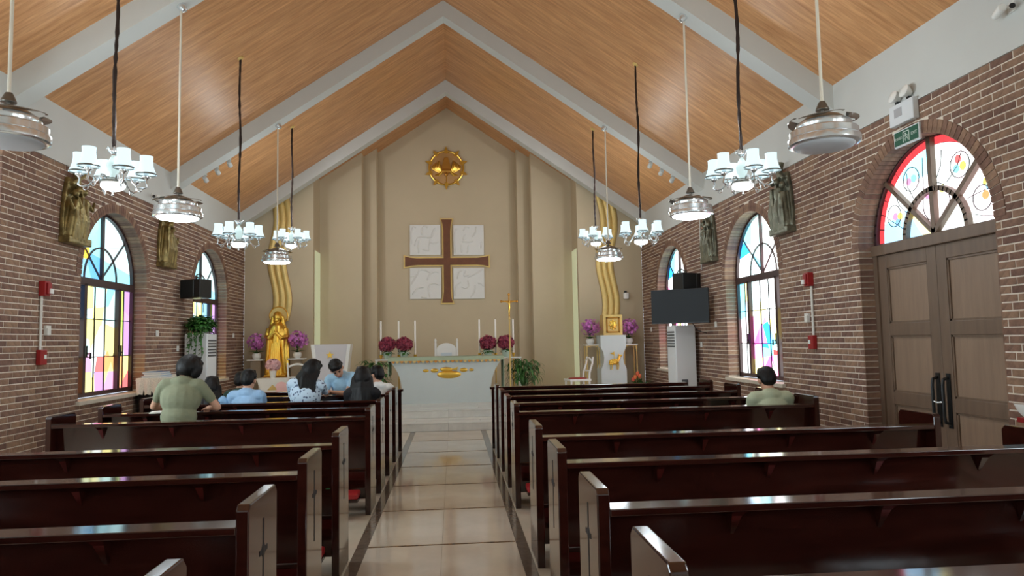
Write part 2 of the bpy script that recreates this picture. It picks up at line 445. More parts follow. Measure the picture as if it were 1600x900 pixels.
# white wall above the brick
for sg, nm in ((-1, 'wall_upper_left'), (1, 'wall_upper_right')):
    struct(nm, MB().bb((sg*XW, -4, ZB), (sg*(XW+.3), YC+1.7, ZE+.05)), M_WHITE, label='white painted band above the brick on the '+('piano' if sg < 0 else 'door')+' side', cat='wall')
    struct('trim_'+('1' if sg < 0 else '2'), MB().bb((sg*(XW-.012), 4.3 if sg > 0 else 7.97, ZB-.004), (sg*(XW+.02), YC, ZB+.014)), M_WHITE)
struct('wall_upper_rear', MB().bb((-5.9, -4, ZB-.1), (-XW-.2, 7.97, ZB)), M_WHITE)
struct('wall_rear', MB().prism([(-5.9, -4, 0), (5.2, -4, 0), (5.2, -4, ZE), (0, -4, ZR+.1), (-5.2, -4, ZE), (-5.9, -4, ZE)], (0, -.2, 0)), M_WHITE)

# wood ceiling per bay, white rafter beams
bays = [-4.0]+BEAMS+[18.6]
for i in range(len(bays)-1):
    a = bays[i] if i == 0 else bays[i]+BW*.5
    b = bays[i+1]+(BW*.5 if i < len(bays)-2 else 0)
    for sg in (-1, 1):
        t = MB().prism([(sg*(XW+.02), a, ZE-SL*.02), (0, a, ZR), (0, a, ZR+.08), (sg*(XW+.02), a, ZE+.08)], (0, b-a, 0))
        o = struct('ceiling', t, M_WOOD)
for i, y in enumerate(BEAMS):
    t = MB()
    t.prism([(-XW-.1, y, ZE-BD-SL*.1), (0, y, ZR-BD), (XW+.1, y, ZE-BD-SL*.1), (XW+.1, y, ZE), (0, y, ZR+.02), (-XW-.1, y, ZE)], (0, BW, 0))
    struct('trim_%d' % (i+3), t, M_WHITE, label='white roof beam, %s from the altar end' % ['sixth', 'fifth', 'fourth', 'third', 'second', 'first'][i], cat='beam')

# chancel walls: stepped beige planes
def zplane(name, x0, x1, y, th, m=M_BEIGE, zb=.3):
    xs = sorted((x0, x1)); mid = [0] if xs[0] < 0 < xs[1] else []
    top = [(x, y, roofz(x)+.03) for x in ([xs[1]]+mid+[xs[0]])]
    return struct(name, MB().prism([(xs[0], y, zb), (xs[1], y, zb)]+top, (0, th, 0)), m)
zplane('wall_chancel', -1.84, 1.84, YEND, .2)
for sg, sd in ((-1, 'left'), (1, 'right')):
    zplane('wall_chancel_outer_'+sd, sg*3.2, sg*XW, YC, .8, zb=0)
    zplane('wall_chancel_panel_'+sd, sg*2.16, sg*3.24, 17.7, 1.0)
    zplane('wall_chancel_pilaster_'+sd, sg*1.83, sg*2.2, 18.1, .6)
    struct('window_%d' % (21 if sg < 0 else 22), MB().bb((sg*3.2, 17.06, .3), (sg*3.188, 17.7, 3.9)), M_GREENGLOW, label='narrow pale green strip glowing as daylight in the recess beside the '+('lectern' if sg < 0 else 'tabernacle'), cat='window')  # added glowing strip, daylight in the recess put into its colour; not glazing

# ---------------------------------------------------------------- stained glass
def split(polys, a, b, c):
    out = []
    for p in polys:
        d = [a*x+b*y-c for x, y in p]
        if all(k >= -1e-6 for k in d) or all(k <= 1e-6 for k in d): out.append(p); continue
        A, B = [], []
        for i in range(len(p)):
            j = (i+1) % len(p)
            if d[i] >= 0: A.append(p[i])
            if d[i] <= 0: B.append(p[i])
            if d[i]*d[j] < 0:
                t = d[i]/(d[i]-d[j]); q = (p[i][0]+t*(p[j][0]-p[i][0]), p[i][1]+t*(p[j][1]-p[i][1])); A.append(q); B.append(q)
        for q in (A, B):
            if len(q) > 2 and parea(q) > 2e-4: out.append(q)
    return out
def parea(p): return abs(sum(p[i][0]*p[(i+1) % len(p)][1]-p[(i+1) % len(p)][0]*p[i][1] for i in range(len(p))))/2
def thru(p, ang): return (-math.sin(ang), math.cos(ang), -math.sin(ang)*p[0]+math.cos(ang)*p[1])
def cen(p): return (sum(q[0] for q in p)/len(p), sum(q[1] for q in p)/len(p))
def glass_pieces(root, sg, xg, yc, flip, polys, seeds, S, rnd, key):
    for p in polys:
        c = cen(p); cq = (c[0]*flip, c[1])
        best = sorted((((cq[0]-s[0])**2+(cq[1]-s[1])**2), i) for i, s in enumerate(seeds))
        k = best[0][1]
        if len(best) > 1 and rnd.random() < .12 and best[1][0] < best[0][0]*2.2: k = best[1][1]
        col = seeds[k][2]
        m = emis('glass_%s_%d_%d_%d' % (key, *col), col, S)
        q = [(c[0]+(x-c[0])*.992, c[1]+(y-c[1])*.992) for x, y in p]
        MB().prism([(sg*xg, yc+x, y) for x, y in q], (sg*.008, 0, 0)).build('pane', m, root)
def pale(c, k=.3): return tuple(int(x+(248-x)*k) for x in c)
WH, PC, CY, BL_, LB = (236, 246, 244), (196, 238, 236), (110, 208, 234), (40, 140, 222), (96, 178, 232)
PK, MG, YL, LY, LG, OR, RD, PU = (236, 130, 188), (214, 86, 178), (244, 210, 60), (244, 236, 150), (186, 222, 110), (244, 140, 50), (222, 62, 62), (170, 110, 200)
PW = (250, 236, 240)
DEEP = (PK, MG, YL, OR, RD, PU, BL_, LB, CY)
PK, MG, YL, OR, RD, PU, BL_, LB, CY = [pale(c) for c in (PK, MG, YL, OR, RD, PU, BL_, LB, CY)]
LW, LC = (196, 236, 240), (150, 220, 230)
SEED_L = [(-.86, 2.74, PK), (-.8, 2.95, BL_), (-.62, 3.2, LC), (-.62, 3.38, BL_), (-.35, 3.45, LC), (-.12, 3.2, LC), (-.2, 2.85, BL_), (-.45, 2.72, LB), (-.6, 2.72, LW), (.2, 3.35, LW), (.35, 3.0, LC), (.2, 2.75, LC), (.6, 3.1, LW), (.7, 2.9, CY), (.9, 2.75, LY),
          (-.85, 2.48, YL), (-.7, 2.3, BL_), (-.9, 2.2, LB), (-.8, 2.0, CY), (-.75, 1.75, WH), (-.85, 1.6, OR), (-.7, 1.4, LY), (-.85, 1.25, RD), (-.7, 1.1, OR), (-.85, 1.05, YL),
          (-.3, 2.4, LY), (-.1, 2.45, PC), (.15, 2.4, LY), (.3, 2.3, LB), (.38, 2.45, PC), (-.35, 2.15, PC), (0, 2.15, LY), (.2, 2.05, PC), (.4, 2.1, PC), (-.25, 1.9, LY), (0, 1.8, WH), (-.02, 1.6, WH), (.2, 1.75, LY), (.35, 1.7, LY), (-.4, 1.65, LW), (-.3, 1.45, PK), (-.1, 1.35, WH), (.05, 1.3, RD), (.22, 1.4, OR), (.3, 1.25, LY), (.1, 1.12, PU), (-.2, 1.15, LY), (-.35, 1.08, YL), (.38, 1.08, PK), (-.4, 1.25, RD),
          (.58, 2.35, LG), (.62, 2.1, LG), (.85, 2.4, PU), (.85, 2.1, PK), (.62, 1.75, LY), (.8, 1.8, PU), (.9, 1.6, BL_), (.65, 1.5, PC), (.8, 1.4, LY), (.7, 1.2, OR), (.85, 1.08, RD)]
TINT = (PK, MG, YL, OR, RD, PU, BL_, LB, CY)
PK, MG, YL, OR, RD, PU, BL_, LB, CY = DEEP
SEED_R = [(-.8, 2.8, WH), (-.78, 2.72, PK), (-.62, 3.05, BL_), (-.6, 3.3, CY), (-.45, 3.15, WH), (-.3, 3.45, PC), (-.15, 2.95, PC), (-.1, 2.75, CY), (-.35, 2.75, PC), (.3, 3.2, WH), (.5, 2.9, WH), (.8, 2.8, WH), (.2, 2.8, PW),
          (-.85, 2.4, CY), (-.62, 2.45, LY), (-.8, 2.15, CY), (-.65, 2.0, WH), (-.8, 1.7, PW), (-.9, 1.5, PK), (-.7, 1.3, WH), (-.75, 1.1, LY),
          (-.3, 2.4, PC), (0, 2.3, WH), (.3, 2.3, WH), (-.2, 2.0, LY), (.2, 2.0, WH), (-.38, 1.8, PK), (-.3, 1.6, MG), (-.15, 1.75, PU), (0, 1.6, BL_), (.15, 1.55, CY), (.05, 1.35, CY), (.3, 1.75, LY), (.35, 1.5, WH), (-.3, 1.4, PK), (-.15, 1.2, PK), (.1, 1.15, MG), (.3, 1.2, PK), (.38, 1.35, RD), (-.35, 1.1, LY), (.2, 1.05, PW), (-.05, 1.05, PK),
          (.7, 2.3, WH), (.75, 1.9, LY), (.7, 1.5, WH), (.8, 1.2, PK), (.7, 1.05, WH)]
PK, MG, YL, OR, RD, PU, BL_, LB, CY = TINT
def ring_pts(n, r, c, a0=0, a1=PI): return [(c[0]+r*math.cos(a0+(a1-a0)*i/n), c[1]+r*math.sin(a0+(a1-a0)*i/n)) for i in range(n+1)]
def bar2(mb, sg, x0, x1, yc, pts, w):     # flat bar along a 2D path in the window plane
    for i in range(len(pts)-1):
        a, b = Vector(pts[i]), Vector(pts[i+1]); d = (b-a); n = Vector((-d.y, d.x)).normalized()*w/2; e = d.normalized()*w*.15
        q = [a-n-e, b-n+e, b+n+e, a+n-e]
        mb.prism([(sg*x0, yc+p.x, p.y) for p in q], (sg*(x1-x0), 0, 0))
    return mb
WN = [0]
def make_window(sg, X, yc, seeds, S, key, label, full=True):
    WN[0] += 1
    root = tag(empty('window_%d' % WN[0]), label, 'window', None, 'structure')
    xg = X+.24; flip = 1 if sg < 0 else -1
    zt, z0 = 2.64, .97
    rnd = random.Random(WN[0])
    fr = MB()
    bar2(fr, sg, X+.19, X+.27, yc, [(.97, z0), (.97, zt)]+[(x, y) for x, y in ring_pts(28, .97, (0, zt))][1:]+[(-.97, z0)], .06)
    bar2(fr, sg, X+.19, X+.27, yc, [(-.97, z0+.03), (.97, z0+.03)], .06)
    fr.build('frame', M_FRAME, root)
    bar2(MB(), sg, X+.18, X+.26, yc, [(-.95, zt-.06), (.95, zt-.06)], .11).build('transom', M_FRAME, root)
    me = bar2(MB(), sg, X+.18, X+.26, yc, [(0, z0+.06), (0, zt-.1)], .075).mesh('mullion', M_FRAME)
    for s in (-.5, .5): link('mullion', me, root, (0, s, 0))
    bar2(MB(), sg, X+.2, X+.25, yc, [(0, zt), (0, zt+.95)], .05).build('arch_bar', M_FRAME, root)
    if full:
        bar2(MB(), sg, X+.22, X+.25, yc, ring_pts(20, .47, (0, zt)), .022).build('tracery_ring', M_FRAME, root)
        for s in (-1, 1): bar2(MB(), sg, X+.22, X+.25, yc, [(0, zt), (s*.70, zt+.62)], .02).build('tracery_bar', M_FRAME, root)
        for z in (1.52, 2.06):
            bar2(MB(), sg, X+.225, X+.245, yc, [(-.95, z), (.95, z)], .012).build('glazing_bar', M_LEAD, root)
        for s in (-.73, -.15, .15, .73):
            bar2(MB(), sg, X+.225, X+.245, yc, [(s, z0), (s, zt-.1)], .012).build('glazing_bar', M_LEAD, root)
        for s in (-.5, .5):
            t = MB().bb((sg*(X+.15), yc+s-.02, 1.52), (sg*(X+.185), yc+s+.02, 1.68)); t.bb((sg*(X+.13), yc+s-.012, 1.56), (sg*(X+.15), yc+s+.012, 1.585)); t.bb((sg*(X+.125), yc+s*.84-.03, 1.5), (sg*(X+.14), yc+s*.84+.0, 1.585))
            t.build('handle', M_BLACK, root)
    # lead backing
    MB().prism([(sg*(xg+.012), yc+x, y) for x, y in [(-.96, z0), (.96, z0)]+ring_pts(24, .96, (0, zt))], (sg*.006, 0, 0)).build('backing', M_LEAD, root)
    arch = [[(x, y) for x, y in ring_pts(24, .95, (0, zt))]]
    lows = [[(-.95, z0), (-.54, z0), (-.54, zt-.11), (-.95, zt-.11)], [(-.46, z0), (.46, z0), (.46, zt-.11), (-.46, zt-.11)], [(.54, z0), (.95, z0), (.95, zt-.11), (.54, zt-.11)]]
    if full:
        sun = (-.45*flip, 3.03)
        arch = split(arch, 1, 0, 0)
        for i in range(10): arch = split(arch, *thru(sun, PI*i/10+.15))
        for i in range(3): arch = split(arch, *thru((rnd.uniform(-.4, .4), rnd.uniform(2.7, 3.3)), rnd.uniform(0, PI)))
        polys = [p for p in arch if parea(p) > 6e-4]
        for li, p in enumerate(lows):
            ps = [p]
            for z in (1.52, 2.06): ps = split(ps, 0, 1, z)
            for s in ((-.73,), (-.15, .15), (.73,))[li]: ps = split(ps, 1, 0, s)
            sp2 = (-.2*flip, 2.62)
            for i in range((4, 11, 4)[li]): ps = split(ps, *thru((rnd.uniform(-.35, .35) if li == 1 else (p[0][0]+.2), rnd.uniform(1.05, 2.4)), rnd.uniform(0, PI)))
            if li == 1:
                for a in (-1.2, -1.5, -1.85): ps = split(ps, *thru(sp2, a))
            polys += [q for q in ps if parea(q) > 8e-4]
    else: polys = arch+lows
    glass_pieces(root, sg, xg, yc, flip, polys, seeds, S, rnd, key)
    if full and sg < 0:
        MB().prism([(sg*(xg-.006), yc+x, y) for x, y in ring_pts(20, .125, (-.45*flip, 3.03), 0, 2*PI)[:-1]], (sg*.004, 0, 0)).build('pane', emis('glass_sun', (246, 206, 70), S), root)
    # stone sill
    MB().bb((sg*(X-.05), yc-1.05, .90), (sg*(X+.26), yc+1.05, .955)).build('sill', M_STONE, root, bevel=.006)
    return root
make_window(-1, XW, W1, SEED_L, WIN_L, 'l', 'stained glass window with a yellow sun, beside the piano')
make_window(-1, XW, W2, SEED_L, WIN_L*1.15, 'l2', 'stained glass window behind the plant-topped air conditioner')
make_window(1, XW, W1, SEED_R, WIN_R, 'r', 'pale stained glass window between the double door and the television')
make_window(1, XW, W2, SEED_R, WIN_R*.8, 'r2', 'stained glass window partly hidden by the television and air conditioner')
PLAIN = [(0, 3, (224, 240, 248)), (0, 2, (224, 240, 248))]
for sg, X, ys in ((1, XW, (2.6, -1.4)), (-1, 5.6, (6.4, 2.6, -1.4))):
    for y in ys: make_window(sg, X, y, PLAIN, WIN_B, 'b', 'plain arched window in the rear bays of the nave', False)['group'] = 'windows of the rear bays'

# ---------------------------------------------------------------- double door with fanlight
def make_door():
    root = tag(empty('door_1'), 'brown wooden double door under a stained glass fanlight', 'door', None, 'structure')
    X, yc, h, zs = XW, DC, 1.03, 2.63
    fr = MB()
    for s in (-1, 1): fr.bb((X+.17, yc+s*(h-.075), 0), (X+.27, yc+s*h, zs))
    fr.build('frame', M_DOOR, root)
    MB().bb((X+.15, yc-h, zs-.1), (X+.27, yc+h, zs+.02)).build('transom', M_DOOR, root, bevel=.008)
    for s in (-1, 1):
        a, b = yc, yc+s*.955
        lo, hi = min(a, b)+.004, max(a, b)
        leaf = MB(); st = .14
        def bx(y0, y1, z0, z1, t=.0): leaf.bb((X+.19+t, y0, z0), (X+.25, y1, z1))
        bx(lo, lo+st, .01, zs-.1); bx(hi-st, hi, .01, zs-.1)
        for z0, z1 in ((.01, .2), (.86, 1.0), (1.62, 1.76), (2.38, zs-.1)): bx(lo+st, hi-st, z0, z1)
        lf = leaf.build('door_leaf', M_DOOR, root, bevel=.006)
        for z0, z1 in ((.2, .86), (1.0, 1.62), (1.76, 2.38)):
            MB().bb((X+.215, lo+st-.005, z0-.005), (X+.245, hi-st+.005, z1+.005)).build('panel', M_DOORP, lf)
            fm = MB()
            for (p0, p1, q0, q1) in ((lo+st, lo+st+.02, z0, z1), (hi-st-.02, hi-st, z0, z1), (lo+st, hi-st, z0, z0+.02), (lo+st, hi-st, z1-.02, z1)):
                fm.bb((X+.2, p0, q0), (X+.216, p1, q1))
            fm.build('moulding', M_DOOR, lf)
        y = yc+s*.075
        t = MB().tube([(X+.19, y, .74), (X+.13, y, .76), (X+.12, y, .82), (X+.12, y, 1.12), (X+.13, y, 1.18), (X+.19, y, 1.2)], .016, 8); t.bb((X+.18, y-.028, .7), (X+.192, y+.028, 1.24))
        t.build('handle', M_BLACK, lf, True)
    MB().tube([(X+.12, yc-.085, .96), (X+.11, yc, .95), (X+.12, yc+.085, .96)], .008, 6).build('lock_bar', M_CHROME, root, True)
    # fanlight
    zt = zs+.04; R = h-.05
    fan = bar2(MB(), 1, X+.19, X+.27, yc, ring_pts(28, h-.03, (0, zt)), .06); fan.build('fan_frame', M_FRAME, root)
    bar2(MB(), 1, X+.18, X+.25, yc, [(0, zt), (0, zt+R)], .06).build('fan_bar', M_DOOR, root)
    for s in (-1, 1): bar2(MB(), 1, X+.18, X+.25, yc, [(0, zt-.01), (s*.74, zt+.66)], .05).build('fan_bar', M_DOOR, root)
    bar2(MB(), 1, X+.18, X+.25, yc, ring_pts(24, .46, (0, zt-.02)), .05).build('fan_ring', M_DOOR, root)
    xg = X+.235
    MB().prism([(xg+.012, yc+x, y) for x, y in ring_pts(24, h-.03, (0, zt))], (.006, 0, 0)).build('backing', M_LEAD, root)
    rnd = random.Random(11)
    inner = [ring_pts(24, R-.09, (0, zt))]
    for a in (PI/2, .73, PI-.73): inner = split(inner, *thru((0, zt), a))
    for i in range(7): inner = split(inner, *thru((rnd.uniform(-.6, .6), zt+rnd.uniform(.1, .7)), rnd.uniform(0, PI)))
    seeds = [(-.6, zt+.3, WH), (-.3, zt+.6, WH), (.2, zt+.6, WH), (.5, zt+.3, WH), (-.5, zt+.62, PW), (-.7, zt+.15, LB), (-.62, zt+.12, PK), (.75, zt+.2, PK), (.8, zt+.3, LY), (.35, zt+.72, PW), (.42, zt+.6, WH), (.6, zt+.5, WH), (.62, zt+.4, PW), (-.3, zt+.2, PC), (-.2, zt+.1, LY), (.2, zt+.1, WH), (0, zt+.3, PW), (.3, zt+.25, PW), (-.38, zt+.68, CY), (-.46, zt+.58, PK), (0, zt+.85, WH)]
    glass_pieces(root, 1, xg, yc, -1, [p for p in inner if parea(p) > 8e-4], seeds, WIN_R*.6, rnd, 'd')
    n = 18
    for i in range(n):       # red border pieces
        a0, a1 = PI*i/n+.006, PI*(i+1)/n-.006
        q = [(r*math.cos(a), zt+r*math.sin(a)) for r, a in ((R-.085, a0), (R, a0), (R, a1), (R-.085, a1))]
        MB().prism([(xg, yc+x, y) for x, y in q], (.008, 0, 0)).build('pane', emis('glass_border_red', (226, 70, 76), WIN_R*.3), root)
    # thin curved lead lines and small round motifs
    for (cx, cz, r) in ((-.62, .22, .12), (.68, .28, .12), (-.36, .6, .13), (.36, .62, .13), (0, .3, .2)):
        bar2(MB(), 1, xg-.006, xg-.001, yc, ring_pts(14, r, (cx, zt+cz), 0, 2*PI), .008).build('lead_line', M_LEAD, root)
    for (cx, cz, col) in ((-.62, .2, LB), (-.58, .26, YL), (-.66, .27, PK), (.66, .24, OR), (.71, .32, LB), (.68, .36, YL), (-.4, .6, PK), (-.32, .62, CY), (-.36, .55, PW), (.34, .66, RD), (.4, .58, YL), (.31, .57, CY), (-.12, .4, PK), (.1, .42, LY)):
        MB().prism([(xg-.004, yc+x, y) for x, y in ring_pts(7, .045, (-cx, zt+cz), cx*9, cx*9+2*PI)[:-1]], (.003, 0, 0)).build('pane', emis('glass_motif_%d_%d_%d' % col, col, WIN_R*.3), root)
    for k in range(9):
        a = PI*(k+.5)/9; p0 = (.5*math.cos(a), zt+.5*math.sin(a)); p1 = (.82*math.cos(a+.15), zt+.82*math.sin(a+.15)); pm = ((p0[0]+p1[0])/2+.05*math.sin(k), (p0[1]+p1[1])/2)
        bar2(MB(), 1, xg-.006, xg-.001, yc, [p0, pm, p1], .006).build('lead_line', M_LEAD, root)
    return root
make_door()
# ---------------------------------------------------------------- pews
PL, PD, PH, LZ = 3.15, .44, 1.02, .935
def end_panel_mesh(nm='end_panel'):
    # side board, corners softened
    w = .055
    pts = [(0, 0, .0), (0, PD, .0), (0, PD, PH-.03), (0, PD-.03, PH), (0, .02, PH), (0, 0, PH-.02)]
    return MB().prism(pts, (w, 0, 0)).mesh(nm, M_PEW)
ME_END = end_panel_mesh()
def pew_proto():
    r = empty('pew')
    e = link('end_panel', ME_END, r, (0, 0, 0), .006)
    t = MB().bb((-.0015, .205, .52), (.004, .222, .92)); t.bb((-.0015, .155, .775), (.004, .275, .797)); t.ell((.0, .213, .787), (.004, .03, .03), None, 8, 6)
    t.build('cross_inlay', M_PEWD, e)
    link('end_panel', ME_END, r, (PL-.055, 0, 0), .006)
    t = MB().prism([(.055, .10, LZ-.03), (.055, .125, LZ-.03), (.055, .20, .12), (.055, .175, .12)], (PL-.11, 0, 0)); t.build('back', M_PEW, r)
    MB().bb((.055, .0, LZ-.03), (PL-.055, .13, LZ)).build('book_ledge', M_PEW, r, bevel=.004)
    mb = MB().add([(-.035, .012, LZ-.03), (.035, .012, LZ-.03), (.035, .13, LZ-.03), (-.035, .13, LZ-.03), (-.006, .118, LZ-.16), (.006, .118, LZ-.16), (.006, .14, LZ-.16), (-.006, .14, LZ-.16), (-.022, .05, LZ-.06), (.022, .05, LZ-.06)], [(0, 1, 2, 3), (0, 8, 9, 1), (8, 4, 5, 9), (0, 3, 7, 4, 8), (1, 9, 5, 6, 2), (4, 7, 6, 5), (3, 2, 6, 7)]).mesh('bracket', M_PEW)
    for x in (.62, 1.3, 1.98, 2.66): link('bracket', mb, r, (x, 0, 0))
    MB().bb((.055, .14, .39), (PL-.055, .50, .425)).build('seat', M_PEW, r, bevel=.008)
    MB().bb((.055, .42, .27), (PL-.055, .445, .39)).build('seat_rail', M_PEW, r)
    k = MB().bb((.10, -.22, .17), (PL-.10, .02, .195)).build('kneeler', M_PEW, r)
    MB().bb((.10, -.22, .195), (PL-.10, .0, .25)).build('kneeler_pad', M_RED, k, bevel=.015)
    mk = MB().bb((-.025, -.2, 0), (.025, .06, .17)).mesh('kneeler_foot', M_PEW)
    for x in (.25, 1.57, 2.9): link('kneeler_foot', mk, k, (x, 0, 0))
    return r
ORD = ['first', 'second', 'third', 'fourth', 'fifth', 'sixth', 'seventh', 'eighth']
rowsL = [9.86, 8.88, 7.88, 6.92, 5.06, 3.97, 2.88, 1.80]
rowsR = [9.88, 8.9, 7.92, 6.94, 5.14, 4.04, 2.93, 1.94]
proto = pew_proto()
first = True
for side, rows in ((1, rowsR), (-1, rowsL)):
    for i, y in enumerate(rows):
        o = proto if first else copy_tree(proto); first = False
        o.location = (.70 if side > 0 else -.70, y, 0)
        if side < 0: o.scale = (-.95, 1, 1)
        tag(o, 'dark glossy wooden pew, %s from the altar on the %s side of the aisle' % (ORD[i], 'door' if side > 0 else 'piano'), 'pew', 'pews in two blocks beside the aisle')
# low panels that close the blocks towards the altar
for side in (1, -1):
    r = thing('kneeling_bench', 'low dark kneeling panel before the first pew on the %s side' % ('door' if side > 0 else 'piano'), 'kneeler', (side*.66, 10.78, 0), 0, 'panels before the first pews')
    MB().bb((.03, .06, .06), (3.08, .1, .9)).build('panel', M_PEW, r)
    MB().bb((0, 0, .9), (3.12, .16, .935)).build('book_ledge', M_PEW, r, bevel=.004)
    me = MB().bb((0, .03, 0), (.06, .13, .9)).mesh('post', M_PEW)
    for x in (.03, 1.03, 2.03, 3.02): link('post', me, r, (x, 0, 0))
    k = MB().bb((.10, -.16, .17), (3.0, .06, .195)).build('kneeler', M_PEW, r); MB().bb((.10, -.16, .195), (3.0, .05, .25)).build('kneeler_pad', M_RED, k, bevel=.015)
    mk = MB().bb((-.025, -.14, 0), (.025, .06, .17)).mesh('kneeler_foot', M_PEW)
    for x in (.25, 1.5, 2.8): link('kneeler_foot', mk, k, (x, 0, 0))
    if side < 0: r.scale = (-.95, 1, 1)

# ---------------------------------------------------------------- fan lamps
def fan_lamp(x, y, lit, label):
    zs = roofz(x)-BD; zb = 3.10
    r = thing('fan_lamp', label, 'fan lamp', (x, y, zb), 0, 'fan lamps hung from the roof beams')
    tilt = rotm(0, math.atan(SL)*(1 if x > 0 else -1), 0)
    zc = zs-zb
    MB().lathe([(.001, .02), (.055, .02), (.055, -.005), (.05, -.03), (.034, -.075), (.016, -.085), (.001, -.085)], 20, (0, 0, zc), tilt).build('canopy', M_CHROME, r, True)
    MB().tube([(0, 0, .34), (0, 0, zc-.06)], .0125, 10).build('rod', M_RODW, r, True)
    MB().lathe([(.001, .36), (.022, .36), (.028, .35), (.052, .295), (.05, .29), (.012, .288), (.012, .26)], 20).build('cap', M_STEEL, r, True)
    MB().lathe([(.012, .275), (.06, .262), (.13, .235), (.17, .205), (.18, .195), (.17, .19), (.001, .19)], 28).build('motor_dome', M_STEEL, r, True)
    MB().lathe([(.17, .19), (.20, .188), (.205, .16), (.19, .13), (.185, .128)], 28).build('housing', M_CHROME, r, True)
    # four folded blades lying round the dome
    for k in range(4):
        a0 = k*PI/2+.35
        vs, fs = [], []
        n = 8
        for i in range(n+1):
            a = a0+1.35*i/n; t = i/n; w = .09*math.sin(PI*min(1, t*1.15+.12))**.6 if t < .98 else .02
            ro = .262-.01*t; ri = ro-w
            for rr, dz in ((ri, .215), (ro, .195+.02*t), (ro, .190+.02*t), (ri, .21)): vs.append((rr*math.cos(a), rr*math.sin(a), dz))
        for i in range(n):
            for q in range(4): fs.append((i*4+q, i*4+(q+1) % 4, (i+1)*4+(q+1) % 4, (i+1)*4+q))
        fs += [(0, 1, 2, 3), (n*4+3, n*4+2, n*4+1, n*4)]
        MB().add(vs, fs).build('blade', mat('clear_blade', (150, 146, 138), .12, metal=.6), r, 60)
    MB().lathe([(.19, .13), (.245, .128), (.25, .12), (.25, .075), (.243, .07), (.262, .066), (.265, .058), (.262, .02), (.25, .012), (.222, .01), (.222, .03)], 36).build('ring', M_CHROME, r, 30)
    if lit: MB().lathe([(.222, .03), (.222, .008), (.21, -.004), (.16, -.014), (.08, -.02), (.001, -.022)], 32, cap=False).build('lamp_disc', E_FAN, r, True)
    else: MB().lathe([(.222, .03), (.222, .008), (.21, -.004), (.16, -.014), (.08, -.02), (.001, -.022)], 32, cap=False).build('lamp_disc', M_GREY, r, True)
    return r
for sx, sd in ((-3.0, 'piano'), (3.0, 'door')):
    fan_lamp(sx, 5.09, False, 'unlit chrome fan lamp on the %s side, farthest from the altar' % sd)
    fan_lamp(sx, 8.14, True, 'lit chrome fan lamp on the %s side, second from the altar' % sd)
    fan_lamp(sx, 12.64, True, 'lit chrome fan lamp on the %s side, first from the altar' % sd)

# ---------------------------------------------------------------- chandeliers
def chandelier(x, y, z, a0, label):
    r = thing('chandelier', label, 'chandelier', (x, y, z), 0, 'six-shade chandeliers on wrapped chains')
    zt = roofz(x)-z
    rnd = random.Random(int((x+9)*100+y*10))
    MB().lathe([(.001, .03), (.05, .03), (.05, -.005), (.038, -.02), (.02, -.028), (.001, -.028)], 16, (0, 0, zt), rotm(0, math.atan(SL)*(1 if x > 0 else -1), 0)).build('ceiling_rose', M_GOLDP, r, True)
    n = 40; pts = []; rs = []
    for i in range(n+1):
        t = i/n; pts.append((.012*math.sin(t*9+x)*math.sin(PI*t), .012*math.cos(t*7+y)*math.sin(PI*t), .40+(zt-.40)*t)); rs.append(.016+rnd.uniform(-.004, .005))
    ch = MB().tube(pts, rs, 8).build('chain', M_CHAIN, r, True)
    crown = MB().lathe([(.001, .42), (.014, .41), (.012, .38), (.03, .355), (.012, .34), (.02, .31)], 14)
    for k in range(6):
        a = k*PI/3; c, s = math.cos(a), math.sin(a)
        crown.tube([(.012*c, .012*s, .335), (.03*c, .03*s, .35), (.05*c, .05*s, .385), (.066*c, .066*s, .39), (.07*c, .07*s, .375)], [.006, .006, .006, .005, .003], 6)
    crown.build('crown', M_CHROME, r, True)
    MB().lathe([(.018, .32), (.026, .30), (.052, .255), (.058, .22), (.05, .17), (.03, .125), (.022, .11)], 18).build('glass_body', mat('frosted_glass', (206, 226, 224), .25, emit=.3), r, True)
    MB().lathe([(.001, .115), (.03, .112), (.04, .1), (.09, .09), (.112, .075), (.115, .06), (.1, .055), (.001, .055)], 24).build('hub', M_STEEL, r, True)
    MB().lathe([(.098, .056), (.104, .04), (.1, .02), (.075, .0), (.04, -.01), (.001, -.012)], 24, cap=False).build('bowl_lamp', E_DISC, r, True)
    MB().lathe([(.001, -.01), (.014, -.014), (.008, -.03), (.013, -.045), (.001, -.06)], 10).build('finial', M_CHROME, r, True)
    for k in range(6):
        a = a0+k*PI/3; c, s = math.cos(a), math.sin(a); R = .275
        pr = [(.06, .085), (.1, .12), (.14, .115), (.165, .07), (.2, .03), (.25, .02), (.285, .04), (R, .085), (R, .12)]
        arm = MB().tube([(q*c, q*s, h) for q, h in pr], [.009]*len(pr), 8)
        sc = [(.2, .03), (.205, .0), (.225, -.012), (.24, .0), (.235, .012)]
        arm.tube([(q*c, q*s, h) for q, h in sc], .005, 6)
        arm.lathe([(.008, .1), (.02, .115), (.035, .125), (.037, .135), (.02, .14), (.02, .165), (.001, .165)], 12, (R*c, R*s, 0))
        am = arm.build('arm', M_CHROME, r, True)
        sh = MB().lathe([(.09, .155), (.086, .165), (.072, .195), (.06, .235), (.055, .28), (.056, .318), (.057, .328), (.052, .328), (.05, .28), (.055, .235), (.067, .195), (.08, .165)], 20, (R*c, R*s, 0), cap=False)
        sh.build('shade', E_SHADE, am, True)
        MB().lathe([(.0915, .152), (.0915, .162), (.088, .165), (.083, .16), (.083, .15)], 20, (R*c, R*s, 0), cap=False).build('shade_rim', M_STEEL, am, True)
    ld = bpy.data.lights.new('chandelier_light', 'POINT'); ld.energy = CHAND_W; ld.color = (.86, .95, 1); ld.shadow_soft_size = .12
    link('chandelier_light', ld, r, (0, .05, .62))
    return r
